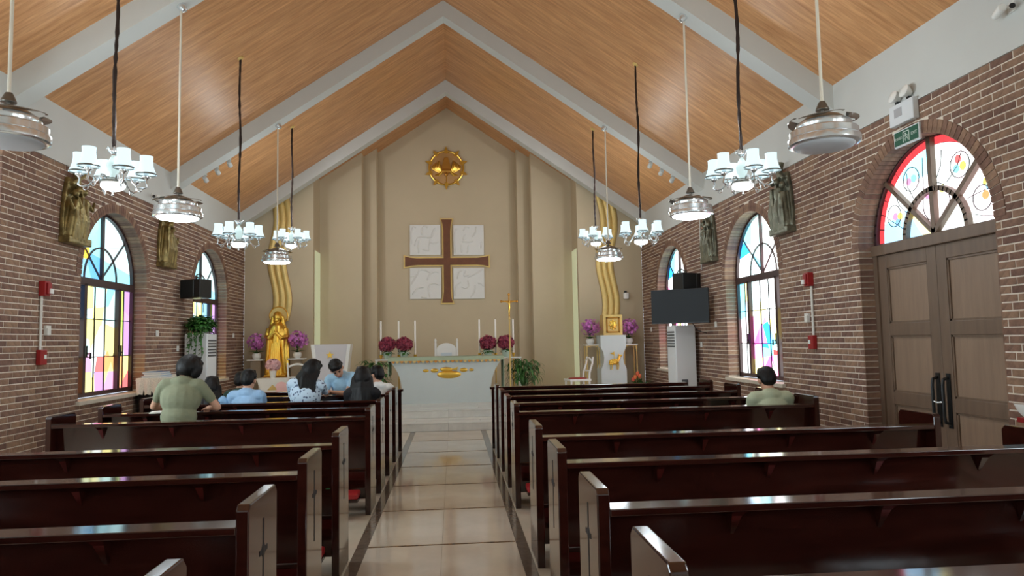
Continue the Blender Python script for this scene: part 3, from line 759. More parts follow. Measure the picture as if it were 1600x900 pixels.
for sx, sd in ((-3.0, 'piano'), (3.0, 'door')):
    chandelier(sx, 6.62, 3.10, .2 if sx < 0 else .5, 'lit six-shade chandelier on the %s side, farthest from the altar' % sd)
    chandelier(sx, 10.4, 3.08, .35, 'lit six-shade chandelier on the %s side, second from the altar' % sd)
    chandelier(sx, 13.75, 3.52, .1, 'lit six-shade chandelier on the %s side, hung highest and first from the altar' % sd)

# spotlights on the far face of the second beam
for sx, sd in ((-1, 'piano'), (1, 'door')):
    for k, ax in enumerate((4.34, 4.13, 3.92)):
        x = sx*ax; z = roofz(x)-BD+.02
        r = thing('spotlight', 'small white spotlight under the second beam on the %s side, %s' % (sd, ['lowest of three', 'middle of three', 'highest of three'][k]), 'spotlight', (x, 12.83, z), 0, 'spotlights under the second beam')
        MB().bb((-.03, -.05, -.0), (.03, .06, .03)).build('bracket', M_WHITE, r)
        MB().lathe([(.001, -.06), (.038, -.055), (.045, .06), (.04, .065), (.036, .04), (.001, .035)], 16, (0, .06, -.055), rotm(-PI/2-.35, 0, 0)).build('head', M_WHITE, r, True)
        ld = bpy.data.lights.new('spot_beam', 'SPOT'); ld.energy = SPOT_W; ld.spot_size = 1.25; ld.spot_blend = .8; ld.shadow_soft_size = .05; ld.color = (.97, .98, 1)
        sb = link('spot_beam', ld, r, (0, .15, -.07)); tgt = Vector((sx*(.4-.9*k), YEND, 3.2+.9*k))-Vector((x, 12.98, z-.07)); sb.rotation_euler = tgt.to_track_quat('-Z', 'Y').to_euler()
# ---------------------------------------------------------------- plants and flowers
ZP = .30
def leaf(mb, base, az, el, ln, w, droop=.5, n=5, m=0, roll=0):
    p = Vector(base); vs, fs = [], []; e = el
    side0 = Vector((-math.sin(az), math.cos(az), 0))
    for i in range(n+1):
        t = i/n; ww = w*math.sin(PI*(.12+.86*t))**.8 if i < n else .002
        d = Vector((math.cos(az)*math.cos(e), math.sin(az)*math.cos(e), math.sin(e))); nrm = side0.cross(d)
        sd = side0*math.cos(roll)+nrm*math.sin(roll)
        vs += [p-sd*ww/2, p+nrm*(-.12*ww), p+sd*ww/2]
        p = p+d*ln/n; e -= droop*PI/n
    for i in range(n):
        a = i*3; fs += [(a, a+1, a+4, a+3), (a+1, a+2, a+5, a+4)]
    mb.add(vs, fs, m)
def blossom(mb, c, nrm, s, rnd, petals=5, m=0):
    c = Vector(c); n = Vector(nrm).normalized(); a = n.orthogonal().normalized(); b = n.cross(a); g0 = rnd.uniform(0, 6)
    for k in range(petals):
        g = g0+2*PI*k/petals; d = a*math.cos(g)+b*math.sin(g); t = n.cross(d)
        vs = [c, c+d*s*.55+t*s*.34+n*s*.2, c+d*s+n*s*.25, c+d*s*.55-t*s*.34+n*s*.2]
        mb.add(vs, [(0, 1, 2, 3)], m)
def rdir(rnd, up=-.3):
    while True:
        v = Vector((rnd.uniform(-1, 1), rnd.uniform(-1, 1), rnd.uniform(up, 1)))
        if .2 < v.length < 1: return v.normalized()
def orchid(x, y, z, label, s=1.0, seed=1):
    rnd = random.Random(seed); r = thing('orchid', label, 'orchid', (x, y, z), 0, 'potted purple orchids')
    MB().lathe([(.001, 0), (.06, 0), (.095, .045), (.1, .09), (.085, .135), (.078, .135), (.085, .1), (.001, .11)], 20).build('pot', M_CERAM, r, True)
    lv = MB()
    for k in range(9): leaf(lv, (0, 0, .12), k*2.4, .7, .2, .06, .35)
    lv.build('foliage', M_LEAF, r, True)
    st = MB(); bl = MB()
    for k in range(7):
        a = k*2*PI/7+rnd.uniform(-.3, .3); R = rnd.uniform(.05, .16)*s; h = rnd.uniform(.2, .34)*s
        st.tube([(R*t**1.3*math.cos(a), R*t**1.3*math.sin(a), .12+h*math.sin(PI*.5*min(1, t*1.15))) for t in [i/8 for i in range(9)]], .005, 5)
    for k in range(150):
        d = rdir(rnd, -.9); q = rnd.uniform(.45, 1.05); c = Vector((d.x*.19*q*s, d.y*.17*q*s, .14+.22*s+d.z*.16*q*s)); blossom(bl, c, d+rdir(rnd, -1)*.5, rnd.uniform(.028, .042)*s, rnd)
    st.build('stem', M_LEAF, r); bl.build('blossom_spray', M_ORCH, r)
    return r
def bouquet(x, y, z, label, R=.2, seed=1):
    rnd = random.Random(seed); r = thing('flower_bouquet', label, 'bouquet', (x, y, z), 0, 'crimson bouquets beside the altar')
    MB().lathe([(.001, 0), (.07, 0), (.1, .1), (.11, .16), (.1, .165), (.001, .15)], 18).build('pot', mat('pale_green_pot', (188, 206, 190), .3), r, True)
    lv = MB()
    for k in range(26): leaf(lv, (0, 0, .15), k*2.4, rnd.uniform(-.1, .6), rnd.uniform(.14, .24), .05, .3)
    lv.build('foliage', M_LEAF, r, True)
    bl = MB(); bl.ell((0, 0, .16+R*.9), (R*.62, R*.62, R*.6))
    for k in range(520):
        d = rdir(rnd, -.55); q = rnd.uniform(.72, 1.12); p = Vector((d.x*R*q, d.y*R*q, .16+R*.9+d.z*R*.9*q)); blossom(bl, p-d*.02, (d+rdir(rnd, -1)*.6), rnd.uniform(.035, .058), rnd, 4)
    bl.build('blossoms', M_CRIM, r)
def foliage_plant(x, y, z, label, h, spread, n, seed, pot=True, droop=.6, w=.05):
    rnd = random.Random(seed); r = thing('potted_plant', label, 'plant', (x, y, z))
    if pot: MB().lathe([(.001, 0), (.12, 0), (.16, .26), (.17, .3), (.15, .3), (.14, .26), (.001, .26)], 18).build('pot', M_CERAM, r, True)
    st = MB(); lv = MB(); b0 = .26 if pot else .02
    for k in range(n):
        a = rnd.uniform(0, 2*PI); t = rnd.uniform(.25, 1)
        top = (spread*.5*rnd.random()*math.cos(a), spread*.5*rnd.random()*math.sin(a), b0+h*t)
        if k % 5 == 0: st.tube([(0, 0, b0), (top[0]*.5, top[1]*.5, b0+h*t*.6), top], .006, 5)
        leaf(lv, top, a+rnd.uniform(-.6, .6), rnd.uniform(.0, .9), rnd.uniform(.55, 1)*spread*.6, w*rnd.uniform(.7, 1.3), droop)
    st.build('stems', M_LEAF, r); lv.build('foliage', M_LEAF, r, True)
    return r

# ---------------------------------------------------------------- altar
def make_altar():
    r = thing('altar', 'white stone altar with gold loaf-and-fish emblem and curved sides', 'altar', (-.05, 15.5, ZP))
    # flared front: wide top, waist curving in to the foot
    prof = [(1.0, 0), (.98, .12), (.97, .3), (1.0, .5), (1.06, .68), (1.14, .82), (1.2, .9), (1.23, .95)]
    pts = [(-x, 0, z) for x, z in prof[::-1]]+[(x, 0, z) for x, z in prof]
    MB().prism(pts, (0, .09, 0)).build('front_panel', mat('altar_stone', (206, 216, 216), .3, var=.02, vscale=2), r)
    MB().bb((-.86, .09, 0), (.86, .72, .95)).build('body', mat('altar_stone', (206, 216, 216)), r)
    MB().prism([(-x, .68, z) for x, z in prof[::-1]]+[(x, .68, z) for x, z in prof], (0, .09, 0)).build('rear_panel', mat('altar_stone', (206, 216, 216)), r)
    MB().bb((-1.25, -.03, .95), (1.25, .8, 1.0)).build('table_top', mat('altar_stone', (206, 216, 216)), r, bevel=.01)
    c = MB(); c.bb((-1.27, -.05, 1.0), (1.27, .82, 1.012)); c.bb((-1.27, -.055, .93), (1.27, -.045, 1.012))
    for s in (-1, 1): c.bb((s*1.262, -.05, .2 if s > 0 else .6), (s*1.274, .82, 1.012))
    cl = c.build('altar_cloth', M_CLOTH, r)
    n = 26
    for i in range(n):          # scalloped gold fringe, each tab a piece
        x = -1.2+2.4*(i+.5)/n
        MB().prism([(x-.042, -.058, .935), (x+.042, -.058, .935), (x+.03, -.058, .905), (x, -.058, .88), (x-.03, -.058, .905)], (0, -.004, 0)).build('fringe_tab', M_GOLDP if i % 2 else mat('fringe_orange', (214, 150, 70), .5, metal=.3), cl)
    # emblem: bowl, fish, loaves
    g = M_GOLD
    em = MB().ell((.06, -.005, .62), (.265, .03, .085), None, 24, 10); em.build('emblem_bowl', g, r, True)
    fi = MB().ell((.0, -.01, .735), (.14, .025, .05), None, 20, 8); fi.prism([(.11, -.02, .735), (.26, -.02, .785), (.235, -.02, .735), (.24, -.02, .70)], (0, .02, 0)); fi.build('emblem_fish', g, r, True)
    for x, w in ((-.45, .065), (-.26, .085), (.38, .085), (.55, .055)): MB().ell((x, -.005, .715), (w, .02, w*.55), None, 16, 8).build('emblem_loaf', g, r, True)
make_altar()
# altar candles on brass stands
for i, x in enumerate((-1.57, -1.16, -.78, .72, 1.10, 1.52)):
    side = 'piano' if x < 0 else 'door'; k = [2, 1, 0, 0, 1, 2][i]
    r = thing('altar_candle', 'tall thin white candle behind the altar, %s on the %s side' % (['innermost', 'middle one', 'outermost'][k], side), 'candle', (x*1.012, 16.66, ZP), 0, 'six tall altar candles')
    MB().lathe([(.001, 0), (.09, 0), (.085, .02), (.02, .04), (.012, .1), (.012, .6), (.02, .62), (.012, .64), (.012, .96), (.035, 1.02), (.038, 1.05), (.014, 1.06)], 14).build('stand', M_GOLD, r, True)
    MB().lathe([(.022, 1.05), (.021, 1.84), (.015, 1.855), (.001, 1.858)], 12).build('candle', M_WAX, r, True)
    MB().tube([(0, 0, 1.85), (.002, 0, 1.875)], .003, 5).build('wick', M_BLACK, r)
# flower tables behind the altar ends
for sx, sd in ((-1, 'piano'), (1, 'door')):
    r = thing('flower_table', 'narrow pale table carrying crimson bouquets at the %s end of the altar' % sd, 'table', (sx*1.22, 16.52, ZP))
    MB().bb((-.48, -.15, .93), (.48, .1, .96)).build('table_top', M_CERAM, r)
    for a in (-.45, .45):
        for b in (-.12, .07): MB().bb((a-.02, b-.02, 0), (a+.02, b+.02, .93)).build('leg', M_CERAM, r)
for i, (x, lb) in enumerate(((-1.40, 'outer crimson bouquet in a pale pot on the piano-side flower table'), (-1.02, 'inner crimson bouquet in a pale pot on the piano-side flower table'), (.91, 'inner crimson bouquet in a pale pot on the door-side flower table'), (1.33, 'outer crimson bouquet in a pale pot on the door-side flower table'))):
    bouquet(x*1.012, 16.46, ZP+.96, lb, .19, 20+i)
foliage_plant(-1.62, 15.6, ZP, 'green leafy potted plant at the piano end of the altar', .66, .55, 150, 3)
foliage_plant(1.66, 15.7, ZP, 'drooping green potted plant at the door end of the altar', .64, .6, 190, 4, droop=.85, w=.04)
# celebrant's chair
def big_chair():
    r = thing('altar_chair', 'white high-backed chair behind the middle of the altar', 'chair', (-.06, 16.95, ZP))
    for s in (-1, 1):
        MB().lathe([(.001, 0), (.03, 0), (.025, .5), (.03, 1.3), (.02, 1.34), (.032, 1.37), (.018, 1.41), (.001, 1.42)], 10, (s*.26, 0, 0)).build('post', M_CERAM, r, True)
        MB().bb((s*.26-.025, -.5, 0), (s*.26+.025, -.45, .45)).build('leg', M_CERAM, r)
    a = [(.235*math.cos(PI*i/12), .0, 1.14+.17*math.sin(PI*i/12)) for i in range(13)]
    MB().prism([(.235, 0, .5), *a, (-.235, 0, .5)], (0, .035, 0)).build('backrest', M_CERAM, r)
    MB().bb((-.13, -.015, .6), (.13, 0, 1.08)).build('back_panel', mat('pale_blue_panel', (208, 220, 228), .5), r)
    MB().bb((-.28, -.5, .42), (.28, .03, .48)).build('seat', M_CERAM, r)
big_chair()
# processional cross
def proc_cross():
    r = thing('processional_cross', 'gold processional crucifix on a tall pole beside the altar', 'crucifix', (1.30, 14.75, ZP))
    MB().lathe([(.001, 0), (.14, 0), (.13, .03), (.03, .06), (.018, .12)], 18).build('base', M_GOLD, r, True)
    MB().lathe([(.016, .1), (.016, 1.78), (.026, 1.8), (.016, 1.83), (.014, 1.86)], 12).build('pole', M_GOLDP, r, True)
    c = MB(); c.bb((-.016, -.012, 1.83), (.016, .012, 2.30)); c.bb((-.15, -.012, 2.155), (.15, .012, 2.187))
    for p in ((0, 2.32), (-.165, 2.171), (.165, 2.171)):
        c.ell((p[0], 0, p[1]), (.028, .014, .028), None, 10, 6)
    cr = c.build('cross', M_GOLDB, r, True)
    b = MB(); b.tube([(0, -.02, 2.14), (.01, -.025, 2.05), (-.005, -.022, 1.95), (0, -.02, 1.88)], [.016, .018, .014, .008], 8)
    for s in (-1, 1): b.tube([(s*.012, -.022, 2.13), (s*.07, -.02, 2.16), (s*.12, -.018, 2.175)], [.008, .007, .005], 6)
    b.ell((.004, -.026, 2.165), (.014, .015, .018), None, 8, 6); b.build('corpus', M_GOLD, cr, True)
proc_cross()

# ---------------------------------------------------------------- wall cross, relief slabs, dove emblem
def flare_cross(h0, h1, w0, half, fl, y, d):
    # cross outline with flared ends (centre at origin)
    def arm(L): return [(w0, w0), (w0, L*.72), (w0+fl*.35, L*.88), (w0+fl, L)]
    up = arm(h1); dn = arm(h0); sd = arm(half)
    P = []
    P += [(sd[k][1], sd[k][0]) for k in (3,)]+[(sd[2][1], sd[2][0]), (sd[1][1], sd[1][0]), (w0, w0)]
    P += [(up[1][0], up[1][1]), (up[2][0], up[2][1]), (up[3][0], up[3][1]), (-up[3][0], up[3][1]), (-up[2][0], up[2][1]), (-up[1][0], up[1][1]), (-w0, w0)]
    P += [(-sd[1][1], sd[1][0]), (-sd[2][1], sd[2][0]), (-sd[3][1], sd[3][0]), (-sd[3][1], -sd[3][0]), (-sd[2][1], -sd[2][0]), (-sd[1][1], -sd[1][0]), (-w0, -w0)]
    P += [(-dn[1][0], -dn[1][1]), (-dn[2][0], -dn[2][1]), (-dn[3][0], -dn[3][1]), (dn[3][0], -dn[3][1]), (dn[2][0], -dn[2][1]), (dn[1][0], -dn[1][1]), (w0, -w0)]
    P += [(sd[1][1], -sd[1][0]), (sd[2][1], -sd[2][0]), (sd[3][1], -sd[3][0])]
    return [(x, y, z) for x, z in P]
r = thing('wall_cross', 'large brown cross with gold edges on the chancel wall', 'cross', (-.03, YEND, 3.76))
MB().prism(flare_cross(1.13, 1.16, .125, 1.14, .055, -.05, 0), (0, .05, 0)).build('gold_edge', M_GOLDP, r)
MB().prism(flare_cross(1.09, 1.12, .088, 1.10, .05, -.09, 0), (0, .05, 0)).build('wood_core', M_CROSS, r)
def relief(cx, cz, w, lines, label):
    r = thing('relief_panel', label, 'relief', (cx, YEND, cz), 0, 'white relief slabs around the wall cross')
    MB().bb((-w/2, -.05, -w/2), (w/2, 0, w/2)).build('slab', M_PLASTER, r, bevel=.008)
    for ln in lines:
        n = len(ln); pts = []
        for i in range(n-1):
            for k in range(5):
                t = k/5; p0, p1, p2, p3 = ln[max(i-1, 0)], ln[i], ln[i+1], ln[min(i+2, n-1)]
                f = lambda a: .5*((2*p1[a])+(-p0[a]+p2[a])*t+(2*p0[a]-5*p1[a]+4*p2[a]-p3[a])*t*t+(-p0[a]+3*p1[a]-3*p2[a]+p3[a])*t**3)
                pts.append((f(0)*w/2, -.05, f(1)*w/2))
        pts.append((ln[-1][0]*w/2, -.05, ln[-1][1]*w/2))
        MB().tube(pts, [.008]+[.026]*(len(pts)-2)+[.008], 6).build('carved_fold', M_PLASTER, r, True)
RL1 = [[(-.9, -.3), (-.9, .5), (-.75, .85), (-.6, .8)], [(-.2, .3), (-.2, .7), (0, .9), (.15, .8)], [(.65, .8), (.5, .5), (.4, .2), (.1, .15)], [(-.7, -.4), (-.5, .1), (-.2, .2), (.1, .15)], [(-.4, 0), (-.45, -.5), (-.4, -.9)], [(.35, .1), (.25, -.4), (.2, -.7), (-.2, -.6)], [(.3, -.15), (.6, -.25), (.9, -.1)]]
RL2 = [[(-.9, -.9), (-.95, 0), (-.9, .6), (-.75, .75)], [(-.35, .6), (-.2, .85), (.05, .8)], [(.5, .9), (.45, .5), (.25, .2)], [(-.2, .4), (-.35, .1), (-.25, 0)], [(-.45, -.1), (-.1, -.15), (.3, -.1)], [(-.5, -.3), (-.45, -.9)], [(.0, -.3), (-.1, -.9)], [(.85, -.1), (.8, -.6)]]
RL3 = [[(-.95, -.1), (-.6, .5), (-.35, .95)], [(-.35, .9), (0, .85), (.25, .7)], [(.1, .2), (.3, .6), (.6, .75), (.85, .7)], [(-.85, -.7), (-.5, -.3), (-.1, -.25)], [(.25, -.9), (.2, -.2), (.5, 0), (.9, -.1)], [(-.3, -.85), (.1, -.9)], [(-.95, .45), (-.6, .5)]]
RL4 = [[(.95, .95), (.4, .6), (-.1, .4)], [(-.2, .85), (-.3, .5), (.0, .55)], [(-.75, .3), (-.6, .7), (-.4, .85)], [(-.9, -.8), (-.85, -.2), (-.5, .1)], [(-.5, -.2), (-.2, -.3), (0, -.1), (-.05, .2)], [(.1, -.9), (.35, -.5), (.4, -.1)], [(.6, 0), (.8, -.05), (.95, -.2)]]
relief(-.60, 4.34, .81, RL1, 'white relief slab above and to the piano side of the cross')
relief(.55, 4.33, .81, RL2, 'white relief slab above and to the door side of the cross')
relief(-.60, 3.18, .82, RL3, 'white relief slab below and to the piano side of the cross')
relief(.54, 3.17, .82, RL4, 'white relief slab below and to the door side of the cross')
def dove():
    r = thing('dove_emblem', 'round gold dove emblem high on the chancel wall', 'emblem', (-.02, YEND, 6.28))
    Q = rotm(PI/2, 0, 0)
    MB().lathe([(.001, .02), (.43, .02), (.45, .015), (.46, 0)], 40, (0, -.02, 0), Q).build('disc', mat('emblem_disc', (190, 146, 92), .5, metal=.3), r, True)
    MB().tube([(.455*math.cos(2*PI*i/40), -.05, .455*math.sin(2*PI*i/40)) for i in range(40)], .024, 8, closed=True).build('ring', M_GOLD, r, True)
    for k in range(10):
        a = PI/2+2*PI*k/10
        d = Vector((math.cos(a), 0, math.sin(a))); t = Vector((-d.z, 0, d.x))
        MB().prism([d*.40+t*.045+Vector((0, -.03, 0)), d*.40-t*.045+Vector((0, -.03, 0)), d*.5-t*.04+Vector((0, -.03, 0)), d*.59+Vector((0, -.03, 0)), d*.5+t*.04+Vector((0, -.03, 0))], (0, -.045, 0)).build('ray', M_GOLD, r)
    b = MB(); b.ell((0, -.06, -.08), (.2, .035, .07), None, 16, 8); b.prism([(-.05, -.06, .28), (.05, -.06, .28), (.14, -.06, -.05), (-.14, -.06, -.05)], (0, -.02, 0))
    b.ell((.0, -.07, -.17), (.05, .03, .06), None, 10, 6); b.build('dove_body', M_GOLDB, r, True)
    for s in (-1, 1):
        w = MB()
        for k in range(6):
            x = s*(.16+k*.04); w.tube([(s*.12, -.06, -.1-.015*k), (x, -.075, -.02), (x+s*.03, -.07, .2-.03*k)], [.02, .03, .012], 6)
        w.tube([(s*.1, -.06, -.08), (s*.2, -.07, -.2), (s*.3, -.06, -.2)], [.03, .035, .015], 6)
        w.build('wing', M_GOLD, r, True)
    MB().tube([(0, -.05, -.2), (0, -.05, -.43)], .01, 6).build('stem', M_GOLD, r)
dove()

# ---------------------------------------------------------------- side shrines: wavy gold ribbons
def ribbon(x, zb, zt, label, sg):
    r = thing('gold_ribbon', label, 'wall panel', (x, YC, 0), 0, 'wavy gold panels on the chancel side walls')
    N = 48
    cxs = [.07*math.sin(i/N*PI*3.2+(0 if sg < 0 else .5)) for i in range(N+1)]
    for k in range(3):
        w = .145; o = (k-1)*w; vs, fs = [], []
        for i in range(N+1):
            z = zb+(zt-zb)*i/N; c = cxs[i]+o
            zz = min(z, roofz(x+c)-.02)
            for (dx, dy) in ((-w*.49, -.02), (-w*.3, -.055), (0, -.065), (w*.3, -.055), (w*.49, -.02)): vs.append((c+dx, dy, zz))
        for i in range(N):
            for q in range(4): fs.append((i*5+q, i*5+q+1, (i+1)*5+q+1, (i+1)*5+q))
        MB().add(vs, fs).build('ribbon_strip', M_GOLDP, r, True)
    bk = []
    for i in range(N+1): bk.append((cxs[i]-.22, -.02, min(zb+(zt-zb)*i/N, roofz(x+cxs[i]-.22)-.02)))
    for i in range(N, -1, -1): bk.append((cxs[i]+.22, -.02, min(zb+(zt-zb)*i/N, roofz(x+cxs[i]+.22)-.02)))
    vs = bk+[(p[0], 0, p[2]) for p in bk]; n = len(bk)
    MB().add(vs, [(i, (i+1) % n, (i+1) % n+n, i+n) for i in range(n)]).build('backing', M_GOLDB, r)
ribbon(-3.98, 2.2, 5.3, 'tall wavy gold wall panel rising behind the golden statue', -1)
ribbon(3.93, 2.15, 5.4, 'tall wavy gold wall panel rising above the tabernacle', 1)

def remesh(prims_mb, voxel, it=4):
    me = prims_mb.mesh('tmp', M_GOLD); o = bpy.data.objects.new('tmp', me); COL.objects.link(o)
    m = o.modifiers.new('r', 'REMESH'); m.mode = 'VOXEL'; m.voxel_size = voxel
    s = o.modifiers.new('s', 'SMOOTH'); s.iterations = it; s.factor = .5
    dg = bpy.context.evaluated_depsgraph_get(); out = bpy.data.meshes.new_from_object(o.evaluated_get(dg))
    bpy.data.objects.remove(o); bpy.data.meshes.remove(me)
    out.polygons.foreach_set('use_smooth', [True]*len(out.polygons)); return out
def setmat(me, mats):
    me.materials.clear()
    for m in mats: me.materials.append(m)
    return me
# golden statue of a veiled woman
def statue():
    r = thing('golden_statue', 'life-size golden statue of a veiled praying woman with halo', 'statue', (-3.90, 16.35, 0))
    b = MB()
    N = 14
    for i in range(N):
        pass
    # robe: rings with folds
    H = [(0.95, .22), (1.05, .215), (1.2, .205), (1.4, .2), (1.6, .205), (1.75, .215), (1.9, .21), (2.0, .19), (2.08, .15), (2.14, .085), (2.18, .06)]
    K = 64; vs, fs = [], []
    for z, R in H:
        f = max(0, min(1, (2.05-z)/.7))
        for k in range(K):
            a = 2*PI*k/K; rr = R*(1+f*.15*math.sin(a*11+z*1.2)+f*.07*math.sin(a*5+1))
            vs.append((rr*math.cos(a), rr*.72*math.sin(a), z))
    for j in range(len(H)-1):
        for k in range(K): fs.append((j*K+k, j*K+(k+1) % K, (j+1)*K+(k+1) % K, (j+1)*K+k))
    fs += [tuple(range(K))[::-1], tuple(range((len(H)-1)*K, len(H)*K))]
    b.add(vs, fs)
    b.ell((0, -.01, 2.27), (.082, .095, .115)); b.tube([(0, .01, 2.1), (0, .0, 2.22)], .05, 10)
    b.ell((0, -.09, 2.255), (.014, .02, .025)); b.ell((0, -.07, 2.2), (.04, .03, .03))
    for s in (-1, 1):
        b.tube([(s*.185, .02, 2.0), (s*.21, -.07, 1.82), (s*.13, -.19, 1.80), (s*.02, -.2, 1.92)], [.065, .06, .05, .03], 10)
        b.tube([(s*.1, .05, 2.3), (s*.13, .05, 2.1), (s*.2, .06, 1.9), (s*.22, .05, 1.4), (s*.23, .02, .97)], [.04, .05, .06, .05, .055], 10)
        b.tube([(s*.15, -.14, 1.75), (s*.17, -.13, 1.4), (s*.2, -.1, 1.0)], [.03, .035, .04], 8)
        for k in range(4): b.tube([(s*.02, -.205, 1.90), (s*.008, -.225+.008*k, 1.97), (s*.004, -.22+.01*k, 2.03-.008*abs(k-1))], [.012, .01, .007], 6)
    for k in range(5):
        x = -.1+.05*k; b.tube([(x*.8, -.145, 1.68), (x, -.15, 1.3), (x*1.2, -.165, .98)], [.015, .022, .025], 6)
    b.ell((0, .03, 2.305), (.098, .09, .11)); b.bb((-.24, -.19, .93), (.24, .19, .97))
    link('figure', setmat(remesh(b, .009, 1), [M_GOLD]), r)
    Q = rotm(PI/2, 0, 0)
    MB().lathe([(.001, .0), (.205, 0), (.22, .01), (.21, .02), (.001, .02)], 36, (0, .15, 2.31), Q).build('halo', M_GOLDP, r, True)
    MB().tube([(.205*math.cos(2*PI*i/36), .125, 2.31+.205*math.sin(2*PI*i/36)) for i in range(36)], .012, 6, closed=True).build('halo_rim', M_GOLD, r, True)
    MB().bb((-.28, -.22, .88), (.28, .22, .93)).build('plinth', M_GOLDB, r, bevel=.008)
statue()
o = MB(); o.prism([(-.34, 0, ZP), (.34, 0, ZP), (.34, 0, .72), (.36, 0, .82), (.4, 0, .88), (-.4, 0, .88), (-.36, 0, .82), (-.34, 0, .72)], (0, .5, 0))
r = thing('statue_pedestal', 'cream stone pedestal under the golden statue', 'pedestal', (-3.9, 16.1, 0)); o.build('block', M_CERAM, r)
r = thing('offering_table', 'white flared stone table before the golden statue', 'table', (-3.82, 15.66, 0))
MB().prism([(-.26, 0, ZP), (.26, 0, ZP), (.26, 0, .62), (.29, 0, .78), (.34, 0, .92), (-.34, 0, .92), (-.29, 0, .78), (-.26, 0, .62)], (0, .34, 0)).build('block', M_CERAM, r)
MB().prism([(-.12, -.004, .66), (.0, -.004, .78), (.12, -.004, .66)], (0, .004, 0)).build('gold_peak', M_GOLDP, r)
MB().lathe([(.001, 0), (.14, 0), (.001, .01)], 20, (.19, -.002, .7), rotm(PI/2, 0, 0)).build('pink_disc', M_PINK, r)
rnd = random.Random(5)
r = thing('flower_vase', 'white vase of pale pink flowers on the stone table', 'vase', (-3.85, 15.8, .92), 0)
MB().lathe([(.001, 0), (.05, 0), (.055, .02), (.075, .13), (.085, .16), (.075, .16), (.001, .12)], 18).build('vase', M_CERAM, r, True)
bl = MB(); bl.ell((0, 0, .28), (.12, .12, .1))
for k in range(160):
    d = rdir(rnd, -.5); blossom(bl, Vector((d.x*.15, d.y*.15, .28+d.z*.13)), d, rnd.uniform(.035, .05), rnd, 5)
bl.build('blossoms', M_PINK, r)
# plant stands with orchids
def stand(x, y, top, label, gold):
    r = thing('plant_stand', label, 'plant stand', (x, y, ZP)); h = top-ZP; m = M_GOLDP if gold else mat('taupe_stand', (152, 136, 116), .6)
    MB().bb((-.18, -.16, h-.03), (.18, .16, h)).build('stand_top', M_CERAM, r, bevel=.005)
    if gold:
        for a in (-.15, .15):
            for b in (-.13, .13): MB().bb((a-.012, b-.012, 0), (a+.012, b+.012, h-.03)).build('leg', m, r)
        for a in (-1, 1): MB().tube([(a*.14, -.13, h-.12), (a*.13, -.13, h-.06), (a*.08, -.13, h-.05), (a*.06, -.13, h-.08)], .01, 6).build('scroll', m, r, True)
        MB().bb((-.15, -.14, h-.045), (.15, .14, h-.03)).build('apron', m, r)
    else: MB().bb((-.11, -.1, 0), (.11, .1, h-.03)).build('column', m, r)
stand(-4.38, 16.45, 1.32, 'taupe flower stand between the brick corner and the statue', False)
stand(-3.47, 16.45, 1.33, 'taupe flower stand on the altar side of the golden statue', False)
stand(3.40, 16.45, 1.51, 'gold-legged flower stand on the altar side of the tabernacle', True)
stand(4.30, 16.45, 1.51, 'gold-legged flower stand between the tabernacle and the brick wall', True)
orchid(-4.38, 16.45, 1.32, 'purple orchid in a white pot between the brick corner and statue', 1.16, 1)
orchid(-3.47, 16.45, 1.33, 'purple orchid in a white pot on the altar side of the statue', 1.28, 2)
orchid(3.36, 16.45, 1.51, 'purple orchid in a white pot on the altar side of the tabernacle', 1.22, 3)
orchid(4.30, 16.45, 1.51, 'purple orchid in a white pot between the tabernacle and brick wall', 1.22, 4)
# tabernacle and its pedestal
r = thing('tabernacle_pedestal', 'white pedestal with waisted sides and a gold lamb emblem', 'pedestal', (3.83, 16.05, ZP))
pr = [(.30, 0), (.30, .62), (.28, .68), (.24, .76), (.225, .9), (.24, 1.02), (.28, 1.10), (.30, 1.16), (.30, 1.42)]
MB().prism([(-x, 0, z) for x, z in pr[::-1]]+[(x, 0, z) for x, z in pr], (0, .5, 0)).build('block', mat('altar_stone', (206, 216, 216)), r)
lb = MB(); lb.ell((.0, -.015, .80), (.12, .035, .07), None, 16, 8); rnd = random.Random(2)
for k in range(16): lb.ell((rnd.uniform(-.11, .1), -.04, .8+rnd.uniform(-.045, .05)), (.028, .018, .024), None, 8, 5)
lb.tube([(.09, -.02, .83), (.12, -.025, .9), (.13, -.025, .94)], [.04, .032, .026], 8); lb.ell((.155, -.03, .945), (.042, .024, .024), None, 10, 6); lb.ell((.115, -.03, .965), (.012, .012, .026), rotm(0, -.6, 0), 8, 5)
for x in (-.09, -.05, .06, .1): lb.tube([(x, -.02, .76), (x+.008, -.02, .69), (x, -.02, .62)], [.016, .009, .008], 6)
lb.tube([(.02, -.02, .78), (.0, -.03, 1.04)], .007, 6); lb.prism([(.0, -.03, 1.03), (-.09, -.03, 1.0), (.004, -.03, .96)], (0, .006, 0))
lb.build('lamb_emblem', M_GOLD, r, True)
r = thing('tabernacle', 'square gold tabernacle box with a framed relief door', 'tabernacle', (3.84, 16.08, ZP+1.42))
MB().bb((-.225, 0, 0), (.225, .4, .48)).build('body', M_GOLDP, r, bevel=.006)
fr = MB()
for (a, b, c, d) in ((-.16, -.13, .06, .42), (.13, .16, .06, .42), (-.16, .16, .06, .09), (-.16, .16, .39, .42)): fr.bb((a, -.02, c), (b, 0, d))
fr.build('door_frame', M_GOLDB, r)
em = MB(); em.ell((0, -.005, .24), (.07, .02, .09), None, 14, 8)
for k in range(8): em.ell((.08*math.cos(k*PI/4), -.008, .24+.1*math.sin(k*PI/4)), (.025, .012, .025), None, 8, 5)
em.build('relief', M_GOLD, r, True)
